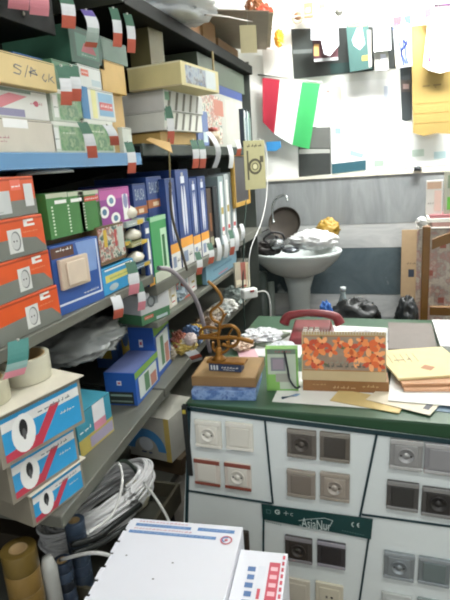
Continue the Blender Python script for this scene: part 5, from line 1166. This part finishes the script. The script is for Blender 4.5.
# bench carrying bags behind the desk
zbn = 0.62
t = thing('bench', 'low wooden bench behind the desk carrying the black bag', 'bench', (-0.14, 2.72, 0))
b = MB(); b.box(-0.42,0.212,-0.19,0.19,zbn-0.03,zbn, mat('6a4a2c', 0.5)); b.build('seat', t, 0.003)
for sx in (-0.39, 0.18):
    for sy in (-0.14, 0.14): b = MB(); b.box(sx-0.02,sx+0.02,sy-0.02,sy+0.02,0,zbn-0.031, mat('5c4026', 0.5)); b.build('leg', t)
def bagon(name, label, px, y0, y1, Y, rx, ry, col, seed):
    a = un(px, y0, 'Y', Y).z; H = a-zbn; b = MB(); b.blob((0,0,H/2), (rx, ry, H/2*1.05), mat(col, 0.45), seed, 0.22, 2.6, flat=-H/2, ridge=True, seg=40, rings=28); o = b.build(name); q = un(px, y0, 'Y', Y); setat(o, (q.x, Y, zbn)); return tag(o, label, 'bag')
bagon('hand_bag', 'black leather bag on the bench behind the calendar', 355, 301, 330, 2.62, 0.125, 0.10, '191c1c', 61)
bagon('plastic_bag', 'dark grey bag beside the chair post, behind the grey folder', 407, 299, 322, 2.62, 0.055, 0.08, '1e2224', 62)
bagon('plastic_bag', 'small bright blue bag left of the black leather bag', 326, 303, 318, 2.60, 0.042, 0.04, '2f62a8', 63)
o = bagon('plastic_bottle', 'x', 338, 286, 310, 2.74, 0.03, 0.03, '8a9a9c', 64); bpy.data.objects.remove(o)
q = un(343, 287, 'Y', 2.74); hb = q.z-zbn
t = thing('plastic_bottle', 'clear grey plastic bottle standing behind the black leather bag', 'bottle', (q.x, 2.74, zbn))
b = MB(); b.lathe([(0,0),(0.034,0),(0.036,0.01),(0.034,hb*0.6),(0.013,hb*0.85),(0.013,hb*0.92)], mat('8f9c9c', 0.15), (0,0,0), 20); b.build('body', t)
b = MB(); b.lathe([(0.015,hb*0.921),(0.015,hb),(0,hb)], mat('c0c8c8', 0.4), (0,0,0), 16); b.build('cap', t)
# chair
wd = mat('7a5426', 0.4, var=0.25, scale=14); YC = 2.45
x0 = un(420.5,300,'Y',YC).x; x1 = x0+0.42; zt_ = un(422,226,'Y',YC).z
t = thing('wooden_chair', 'brown wooden chair with a curved back rail behind the desk at the right', 'chair', ((x0+x1)/2, YC, 0)); hw = (x1-x0)/2
pr2 = 0.0165
for s in (-1, 1):
    b = MB(); b.box(s*hw-pr2 if s > 0 else -hw, s*hw if s > 0 else -hw+pr2*2, -0.018, 0.018, 0, zt_, wd); b.build('back_post', t, 0.005)
    b = MB(); b.box(s*hw-pr2*2 if s > 0 else -hw, s*hw if s > 0 else -hw+pr2*2, 0.36, 0.40, 0, 0.44, wd); b.build('leg', t, 0.004)
zcr = un(440,234,'Y',YC).z; b = MB(); prev = None
arc = [(-hw+0.04+(2*hw-0.08)*i/12, zcr-0.045*(1-math.sin(PI*i/12))) for i in range(13)]
for (xa, za), (xb, zb_) in zip(arc, arc[1:]):
    b.hexa([(xa,-0.012,za-0.022),(xb,-0.012,zb_-0.022),(xb,0.012,zb_-0.022),(xa,0.012,za-0.022)], [(xa,-0.012,za+0.022),(xb,-0.012,zb_+0.022),(xb,0.012,zb_+0.022),(xa,0.012,za+0.022)], wd)
b.build('crest_rail', t)
zlr = un(430,310,'Y',YC).z; b = MB(); b.box(-hw+0.04, hw-0.04, -0.012, 0.012, zlr-0.022, zlr+0.018, wd); b.build('lower_rail', t, 0.003)
b = MB(); b.box(-hw, hw, 0.02, 0.42, 0.442, 0.48, mat('6a4a30', 0.6)); b.build('seat', t, 0.01)
# cloth covered stand behind the chair
YT = 2.95; xs0 = un(419,240,'Y',YT).x; zs = un(430,227,'Y',YT+0.05).z
t = thing('draped_stand', 'stand draped with pale floral cloth behind the wooden chair', 'stand', (xs0+0.30, YT+0.17, 0))
b = MB(); b.box(-0.27,0.27,-0.15,0.15,0,zs-0.012, mat('6a5a48', 0.6)); b.build('frame', t)
b = MB(); pts = []
for i in range(41):
    s_ = i/40*0.62-0.31; pts.append((s_, -0.165+0.007*math.sin(i*1.3)))
for i in range(40):
    (xa, ya), (xb, yb) = pts[i], pts[i+1]
    b.hexa([(xa,ya,0.25),(xb,yb,0.25),(xb,yb+0.004,0.25),(xa,ya+0.004,0.25)], [(xa,-0.158,zs-0.011),(xb,-0.158,zs-0.011),(xb,-0.154,zs-0.011),(xa,-0.154,zs-0.011)], pattern_cloth)
rc = mat('9c5c50', 0.7)
b.frame((-0.30,-0.176,0.2),(1,0,0),(0,0,1))
for i in range(5):
    for j in range(6): u, v = 0.045+i*0.13+(0.06 if j % 2 else 0), 0.10+j*0.15; b.dpoly([(u,v),(u+0.03,v),(u+0.03,v+0.03),(u,v+0.03)], rc) if u < 0.55 else None
b.box(-0.30,0.30,-0.158,0.16,zs-0.011,zs-0.006, pattern_cloth); b.build('cloth', t)
b = MB(); b.box(-0.31,0.31,-0.17,0.17,zs-0.005,zs, mat('a8a49c', 0.4)); b.build('top_board', t, 0.002)
def onst(name, label, cat, x0, x1, y0, y1, Y, z, D, col, art=None, H=None, rz=0):
    a = un(x0, y1, 'Y', Y); e = un(x1, y1, 'Y', Y); H = H or un(x0, y0, 'Y', Y).z-a.z; w = e.x-a.x
    b = MB(); b.box(-w/2, w/2, 0, D, 0, H, mat(col, 0.55)); b.frame((-w/2,0,0),(1,0,0),(0,0,1)); 
    if art: art(b, 'front', w, H)
    o = b.build(name, None, 0.002); setat(o, ((a.x+e.x)/2, Y, z+0.0008), rz); return tag(o, label, cat)
bk1 = onst('book', 'pink brown book at the bottom of the pile on the draped stand', 'book', 428, 475, 223, 227, 3.0, zs, 0.2, 'a8847c', H=0.022)
bk2 = onst('book', 'white book in the middle of the pile on the draped stand', 'book', 428, 475, 219, 223, 3.0, ztop(bk1), 0.2, 'dcdcd4', H=0.02)
bk3 = onst('book', 'dull red book on top of the pile on the draped stand', 'book', 430, 475, 215, 219, 3.01, ztop(bk2), 0.19, 'a86c70', H=0.018)
def a_mag(b, f, w, h):
    b.drect(w*0.05, h*0.75, w*0.9, h*0.95, mat('c8a890')); b.drect(w*0.5, h*0.1, w*0.92, h*0.7, mat('e8c8bc'), 0.0008); b.script(w*0.1, h*0.3, w*0.45, h*0.36, mat('a09890'), 4)
onst('magazine', 'white magazine with a peach picture standing on the book pile', 'magazine', 425.5, 442, 181, 215, 3.03, ztop(bk3), 0.012, 'e2ddd6', a_mag, rz=0)
onst('product_box', 'pale box with a bright green stripe at the right edge on the book pile', 'box', 444, 470, 172, 215, 3.03, ztop(bk3), 0.08, 'b8b8a8', lambda b, f, w, h: (b.drect(w*0.1, h*0.1, w*0.6, h*0.4, mat('6ec04c')), b.drect(w*0.1, h*0.6, w*0.5, h*0.9, mat('8a9a80'))))
o = inb_('crumpled_paper', 'small white crumpled wrapper at the left end of the draped stand', 'paper', 416, 211, 3.05, (0.03,0.03,0.03), 'dcdcd8', 44, 0.4); o.location.z = zs+0.032; o.location.x = un(421,215,'Y',3.05).x+0.0; o.scale = (0.8,0.8,0.8); o.location.y = 2.98
bk1.location.x += 0.02; 
# cardboard leaning on the wall
a = un(400,231,'Y',3.40); e = un(420,231,'Y',3.40); w = e.x-a.x
b = MB(); b.box(-w/2, w/2, 0, 0.012, 0, a.z, mat('b49a78', 0.6)); b.frame((-w/2,0,0),(1,0,0),(0,0,1)); b.drect(w*0.38, a.z-0.30, w*0.68, a.z-0.25, mat('38404c')); b.script(w*0.3, a.z-0.22, w*0.9, a.z-0.205, mat('7a6a54'), 4)
o = b.build('cardboard_sheet', None, 0.001); setat(o, ((a.x+e.x)/2+0.01, 3.42, 0.0), -3, -1.2); tag(o, 'tall beige cardboard leaning on the marble wall left of the chair', 'cardboard')

# ================================================================ things on the back wall
def wsheet(name, label, cat, pts, m, Y=3.494, art=None, th=0.003, group=None):
    P = [un(px, py, 'Y', Y) for px, py in pts]; c = sum(P, Vector())/len(P)
    b = MB(); b.prism([p-c for p in P], (0, th, 0), mat(m, 0.55, var=0.04) if isinstance(m, str) else m)
    if art:
        def A(px, py): q = un(px, py, 'Y', Y)-c; return (q.x, q.z)
        b.frame((0,-0.0002,0),(1,0,0),(0,0,1)); art(b, A)
    o = b.build(name); o.location = c; return tag(o, label, cat, group)
def poly_on(pts, m, e=0.0006):
    return lambda b, A: b.dpoly([A(*p) for p in pts][::-1], mat(m, 0.5), e)
def many(*fs): return lambda b, A: [f(b, A) for f in fs]
wsheet('poster', 'dark grey poster behind the hanging packages on the white wall', 'poster', [(291,29),(393,26),(396,68),(294,79)], mat('3f4442', 0.3), 3.496, many(poly_on([(292,50),(312,49),(312,53),(292,54)], '6d7472'), poly_on([(330,64),(372,60),(373,70),(331,74)], '2f4a48')))
wsheet('poster', 'black poster with a pale stripe low on the white wall right of the flag', 'poster', [(298,128),(330,126),(331,174),(299,177)], mat('3c403e', 0.2), 3.496, many(poly_on([(299,149),(330,149),(330,153),(299,154)], 'a8aaa4'), poly_on([(299,128),(330,127),(330,148),(299,148)], '646662')))
wsheet('poster', 'white poster with a teal band at its foot beside the low black poster', 'poster', [(331,126),(366,125),(366,170),(332,174)], 'f0f4f3', 3.493, many(poly_on([(332,164),(366,160),(366,170),(332,174)], '2f5a66'), poly_on([(335,128),(341,128),(341,134),(335,134)], '8fb4d8', 0.0008), poly_on([(350,150),(364,154),(362,158),(350,155)], '9cc8dc')))
wsheet('poster', 'large pale poster across the middle of the white wall', 'poster', [(318,84),(397,78),(398,123),(316,128)], 'f4f5f3', 3.4955, many(poly_on([(335,86),(341,86),(344,124),(337,124)], 'e4dcb8'), poly_on([(384,86),(388,86),(388,105),(384,106)], 'c0c8d4', 0.0008), poly_on([(326,90),(330,90),(330,93),(326,93)], 'b09a94', 0.0008)))
wsheet('poster', 'pale blue tinted poster low on the white wall beneath the large pale one', 'poster', [(368,125),(400,122),(400,169),(368,171)], 'eef3f2', 3.4955, many(poly_on([(372,140),(396,138),(396,150),(372,152)], 'd0dde0'), poly_on([(374,160),(384,160),(384,166),(374,167)], '9fb0a4', 0.0008)))
wsheet('poster', 'white poster with faint green print low on the white wall under the kraft board', 'poster', [(402,120),(449,138),(449,164),(402,168)], 'eef3f0', 3.4955, many(poly_on([(412,150),(424,149),(424,156),(412,157)], 'c4d8cc'), poly_on([(434,152),(446,151),(446,158),(434,159)], 'c0dce0')))
wsheet('wall_strip', 'dark strip of mirror between the large poster and the kraft board', 'strip', [(400,66),(412,66),(412,120),(402,122)], mat('3a4244', 0.3), 3.496, many(poly_on([(401,80),(411,80),(411,92),(401,92)], '5d5450'), poly_on([(403,84),(409,84),(409,89),(403,89)], 'b89c98', 0.0009)))
b = MB(); 
q = un(418,166,'Y',3.47); b.lathe([(0.025,0),(0.02,0.02),(0.0,0.028)], mat('22282c'), (0,0,0), 16); o = b.build('small_cap'); setat(o, (q.x, 3.47, 1.4405)); tag(o, 'small black cap resting on the marble ledge', 'cap')
# flag: red, white, green
Y = 3.44
cor = [(262,78),(274,79.5),(302,82),(320,84)]; bot = [(264,110),(283,146),(296,147),(310,149)]
t = thing('hanging_flag', 'small flag with red, white and green stripes hanging on the white wall', 'flag', tuple(un(262,78,'Y',Y)))
def cl(c1, c2, b1, b2, col, name, ph):
    b = MB(); n1, n2 = 8, 10; G = []
    for j in range(n2+1):
        for i in range(n1+1):
            u, v = i/n1, j/n2; px = (c1[0]*(1-u)+c2[0]*u)*(1-v)+(b1[0]*(1-u)+b2[0]*u)*v; py = (c1[1]*(1-u)+c2[1]*u)*(1-v)+(b1[1]*(1-u)+b2[1]*u)*v
            q = un(px, py, 'Y', Y); G.append(Vector((q.x, Y+0.010*math.sin((ph+u)*3.2+v*1.2)*v, q.z))-t.location)
    n = len(G); vs = G+[g+Vector((0,0.0015,0)) for g in G]; fs = []
    for j in range(n2):
        for i in range(n1):
            a = j*(n1+1)+i; fs.append((a, a+1, a+n1+2, a+n1+1)[::-1]); fs.append((n+a, n+a+1, n+a+n1+2, n+a+n1+1))
    b.add(vs, fs, mat(col, 0.6, var=0.05), True); b.build(name, t)
cl((262.5,78),(280,80),(262.5,78+44),(274.5,134), 'b02c40', 'red_stripe', 0)
cl((280,80),(302,82),(274.5,134),(292,145), 'e6ecea', 'white_stripe', 1)
cl((302,82),(320,84),(292,145),(309.5,149), '3fae62', 'green_stripe', 2)
b = MB(); A_ = un(258,75,'Y',Y); B_ = un(322,82,'Y',Y); b.tube([A_-t.location, B_-t.location], 0.006, mat('d8d8d0', 0.4), 8); b.build('rod', t)
b = MB(); q = un(288,108,'Y',Y); ff = mat('b8d4cc', 0.6); b.frame(q-t.location-Vector((0,0.014,0)), (1,0,0), (0,0,1)); b.dring(0,0,0.014,0.004,ff); b.drect(-0.0015,-0.014,0.0015,0.016,ff); b.build('emblem', t)
wsheet('cap_packet', 'bright blue flat packet hanging below the flag beside the dial poster', 'packet', [(266,142),(280,141),(281,147),(276,151),(267,151)], '3c8cc8', 3.42, th=0.01)
wsheet('wall_panel', 'grey white sheet with a curled corner left above the flag', 'sheet', [(262,48),(287,52),(290,78),(284,80),(264,77)], 'c6c4bc', 3.47, None)
# kraft board
def a_kb(b, A):
    L = mat('8f7438', 0.6)
    for y in (103,113,123): b.dline([A(413,y+1), A(449,y-1.5)], 0.003, L)
    b.script(A(425,0)[0], A(0,86)[1] if False else A(430,88)[1], A(444,0)[0] if False else A(444,84)[0], A(430,82)[1], mat('7c6838'), 5)
wsheet('hanging_board', 'yellow brown kraft board with ruled lines at the right of the wall', 'board', [(411,26),(452,22),(452,134),(437,133),(424,136),(413,133)], mat('9c8448', 0.6, var=0.18, scale=6), 3.42, a_kb, 0.006)
# line from which packages hang
Yh = 3.36
strand_pts = [un(255,12,'Y',Yh), un(300,16,'Y',Yh), un(345,8,'Y',Yh), un(400,6,'Y',Yh), un(470,0,'Y',Yh)]
b = MB(); b.tube(spline(strand_pts, 8), 0.003, mat('b8b4a8', 0.5)); o = b.build('hanging_line'); tag(o, 'thin line stretched along the top of the back wall holding the packages', 'cord')
def hang(name, label, cat, pts, m, Y=3.38, art=None, th=0.02, group='packages hanging along the back wall', top=None):
    P = [un(px, py, 'Y', Y) for px, py in pts]; c = sum(P, Vector())/len(P); b = MB()
    b.prism([p-c for p in P], (0, th, 0), mat(m, 0.4, var=0.05) if isinstance(m, str) else m)
    if art:
        def A(px, py): q = un(px, py, 'Y', Y)-c; return (q.x, q.z)
        b.frame((0,-0.0003,0),(1,0,0),(0,0,1)); art(b, A)
    zt0 = max(p.z for p in P); xm = sum(p.x for p in P)/len(P)
    b.tube([(xm-c.x, th/2, zt0-c.z-0.004), (xm-c.x, th/2, zt0-c.z+(top or 0.08))], 0.0015, mat('c0c0b8'), 6)
    o = b.build(name); o.location = c; return tag(o, label, cat, group)
hang('hanging_package', 'dark red package partly covered by white paper, hanging on the back wall', 'package', [(312,36),(337,34),(338,60),(314,62)], '5c3a40', 3.40, many(poly_on([(314,44),(319,44),(319,56),(314,56)], 'd8a868'), poly_on([(314,59),(338,57),(338,60),(314,62)], 'b0b4b4', 0.0009)))
hang('hanging_paper', 'torn white paper hanging in front of the dark red package', 'paper', [(311,27),(338,24),(339,45),(330,56),(324,54),(321,40),(311,40)], 'e0e6ec', 3.375, poly_on([(325,34),(328,33),(328,37),(325,37)], '8c98a8'), 0.002)
hang('hanging_package', 'teal package with a white bird shape hanging on the back wall', 'package', [(346,24),(368,22),(372,68),(350,72)], '3c5c58', 3.39, many(poly_on([(357,28),(362,27),(365,44),(360,50),(354,46),(352,40)], 'b8ccd4'), poly_on([(348,24),(367,22),(367,26),(348,27)], '9c8468', 0.0009), poly_on([(362,56),(368,55),(368,60),(362,61)], 'c8b448', 0.0009), poly_on([(367,30),(371,30),(372,66),(369,68)], 'a8a49c', 0.0009)))
hang('hanging_package', 'long white package hanging between the teal and the coloured one', 'package', [(373,12),(390,8),(391,50),(374,52)], 'e8eaec', 3.37, poly_on([(378,18),(380,18),(380,48),(378,48)], 'd4d8dc'))
hang('hanging_package', 'short grey packet hanging under the long white package', 'package', [(374,53),(388,51),(389,70),(375,71)], 'b4b4ac', 3.40, poly_on([(380,54),(386,54),(387,70),(382,70)], 'd8dce8'), top=0.02)
def a_cab(b, A):
    for c_, p in (('c84048',[(393,17),(402,16),(401,24),(394,28)]),('3c5cb0',[(403,16),(411,15),(411,24),(406,23)]),('d8d0b8',[(395,55),(403,54),(405,66),(396,67)])): b.dpoly([A(*q) for q in p][::-1], mat(c_, 0.5), 0.0006)
    for s_ in (((400,28),(399,42),(402,55),(406,64)),((405,27),(404,42),(401,54),(404,66)),((408,38),(405,46),(406,58),(408,64)),((397,24),(393,30)),((402,40),(407,44),(402,50))): b.dline([A(*q) for q in s_], 0.010, mat('4c5ca0', 0.4), 0.001)
hang('hanging_package', 'clear package with blue cables under a red and blue header, hanging on the wall', 'package', [(392,16),(411,14),(412,66),(397,68)], 'c4c8d4', 3.37, a_cab)
hang('hanging_bag', 'white plastic package with a small red mark hanging over the kraft board', 'package', [(428,20),(446,18),(452,26),(452,70),(440,73),(428,70),(423,66),(427,30)], 'eef0f0', 3.36, poly_on([(428,58),(431,57),(431,62),(428,62)], 'b04868'))
hang('hanging_package', 'red and white packet hanging above the kraft board', 'package', [(418,6),(431,4),(433,20),(422,22)], 'e0c0bc', 3.37, poly_on([(424,10),(431,7),(431,16),(425,18)], 'cc4450'), top=0.03)
hang('hanging_package', 'dark purple packet at the top right corner of the wall', 'package', [(434,4),(452,2),(452,18),(436,20)], '6a5a64', 3.37, poly_on([(440,0),(450,0),(450,5),(440,5)], 'a878b0'), top=0.03)
hang('hanging_package', 'small white packet with dark lettering in the top middle of the wall', 'package', [(350,2),(368,0),(370,20),(353,22)], 'dfe2de', 3.38, poly_on([(353,6),(362,3),(364,9),(356,11)], '6c7470'), top=0.02)
for k, (px, py, cc, c2, lb) in enumerate(((297.5,16,'b8a890','8a6448','round cable coil hanging near the top left of the white wall'),(413,3,'8a9c98','c0ccc8','round grey green reel at the top edge above the kraft board'),(339,12,'c8ccc8','6c6c64','round grey reel at the top of the wall beside the white packet'))):
    q = un(px, py, 'Y', 3.38); b = MB(); Tq = Matrix.Rotation(PI/2, 4, 'X')
    for r0 in (0.034, 0.028): b.tube([(r0*math.cos(g), -0.004+0.008*(k % 2), r0*1.1*math.sin(g)) for g in [i*2*PI/24 for i in range(24)]], 0.006, mat(cc, 0.4), 8, True)
    b.lathe([(0.022,-0.004),(0.022,0.004),(0,0.004)], mat(c2, 0.5), (0,0,0), 20, Tq); b.tube([(0,0,0.03),(0,0,0.075)], 0.0012, mat('b0b0a8'), 6)
    o = b.build('cable_reel'); o.location = q; tag(o, lb, 'reel')
# colourful packets at the corner by the shelf
for k, (px, py, rx, rz_, cc, lb) in enumerate(((262,14,0.06,0.05,'a84c38','red brown packet bundle hanging in the corner between shelf and white wall'),(254,6,0.05,0.05,'7c4c2c','brown packet bundle at the top of the corner by the shelf'),(279,38,0.028,0.045,'e8a830','bright orange yellow packet hanging above the grey white sheet'),(264,42,0.035,0.03,'c8909c','pink packet hanging in the corner above the grey white sheet'),(268,28,0.055,0.04,'e4dcd4','white packet bundle under the red brown one in the corner'),(248,18,0.04,0.03,'b89c78','tan packet bundle by the flattened cardboard'))):
    q = un(px, py, 'Y', 3.38); b = MB(); b.blob((0,0,0), (rx,0.025,rz_), mat(cc, 0.4), k+70, 0.4, 3.2, ridge=True, smooth=False); b.tube([(0,0,rz_*0.7),(0,0,rz_+0.05)], 0.0012, mat('b0b0a8'), 6); o = b.build('hanging_bundle'); o.location = q; tag(o, lb, 'packet', 'packet bundles hanging in the corner')

for k, (px, py, w_, h_, cc, lb) in enumerate(((322,6,12,16,'e8e4dc','ivory packet hanging at the top edge left of the small white packet'),(308,10,9,14,'9a7a5c','light brown packet hanging at the top beside the cable coil'),(380,4,14,12,'dfe6ea','very pale packet hanging at the top edge over the long white package'),(399,8,10,12,'b8a890','beige packet hanging at the top edge over the clear cable package'))):
    hang('hanging_package', lb, 'package', [(px-w_/2,py-h_/2),(px+w_/2,py-h_/2-1),(px+w_/2+0.5,py+h_/2),(px-w_/2+0.5,py+h_/2+1)], cc, 3.39, poly_on([(px-w_/4,py-2),(px+w_/4,py-3),(px+w_/4,py+2),(px-w_/4,py+3)], ['8c6c60','d8c8a0','7c8ca0','6c5c50'][k]), top=0.04)
# ================================================================ light
def tubelamp(x, y, L, lab, e, rz=0):
    t = thing('ceiling_lamp', lab, 'lamp', (x, y, 2.95), rz)
    b = MB(); b.box(-L/2, L/2, -0.06, 0.06, -0.05, -0.001, mat('e0e0dc', 0.5)); b.build('housing', t, 0.004)
    for s in (-0.03, 0.03):
        b = MB(); b.tube([(-L/2+0.03, s, -0.075), (L/2-0.03, s, -0.075)], 0.013, mat('f4faff', 0.5, emit=e, var=0.0), 12); b.build('fluorescent_tube', t)
        for q in (-L/2+0.02, L/2-0.02): b = MB(); b.box(q-0.012, q+0.012, s-0.012, s+0.012, -0.09, -0.0505, mat('d0d0cc')); b.build('lamp_holder', t)
tubelamp(0.45, 2.95, 1.2, 'twin fluorescent ceiling lamp in front of the white back wall', 75)
tubelamp(0.35, 0.15, 1.2, 'twin fluorescent ceiling lamp above the front of the desk', 22)
def area(n, loc, rot, sx, sy, e, col):
    l = bpy.data.lights.new(n, 'AREA'); l.shape = 'RECTANGLE'; l.size = sx; l.size_y = sy; l.energy = e; l.color = col
    o = bpy.data.objects.new(n, l); COL.objects.link(o); o.location = loc; o.rotation_euler = rot; return o
area('wall_lamp_light', (0.30, 2.9, 2.80), (math.radians(32), 0, 0), 1.2, 0.2, 90, (1.0, 1.0, 0.98))
area('shopfront_daylight', (0.3, -1.55, 1.7), (math.radians(90), 0, 0), 2.8, 2.2, 12, (0.96, 0.98, 1.0))
area('counter_lamp_light', (0.35, 0.15, 2.84), (math.radians(12), math.radians(-8), 0), 1.2, 0.3, 26, (1.0, 1.0, 0.97))
wld = bpy.data.worlds.new('daylight'); wld.use_nodes = True; S.world = wld
bg = wld.node_tree.nodes['Background']; bg.inputs[0].default_value = (0.93, 0.97, 1.0, 1); bg.inputs[1].default_value = 0.6
S.view_settings.view_transform = 'Standard'; S.view_settings.look = 'None'; S.view_settings.gamma = 1; S.view_settings.use_curve_mapping = False
S.view_settings.exposure = 0.0
S.cycles.filter_width = 2.0
S.cycles.max_bounces = 8
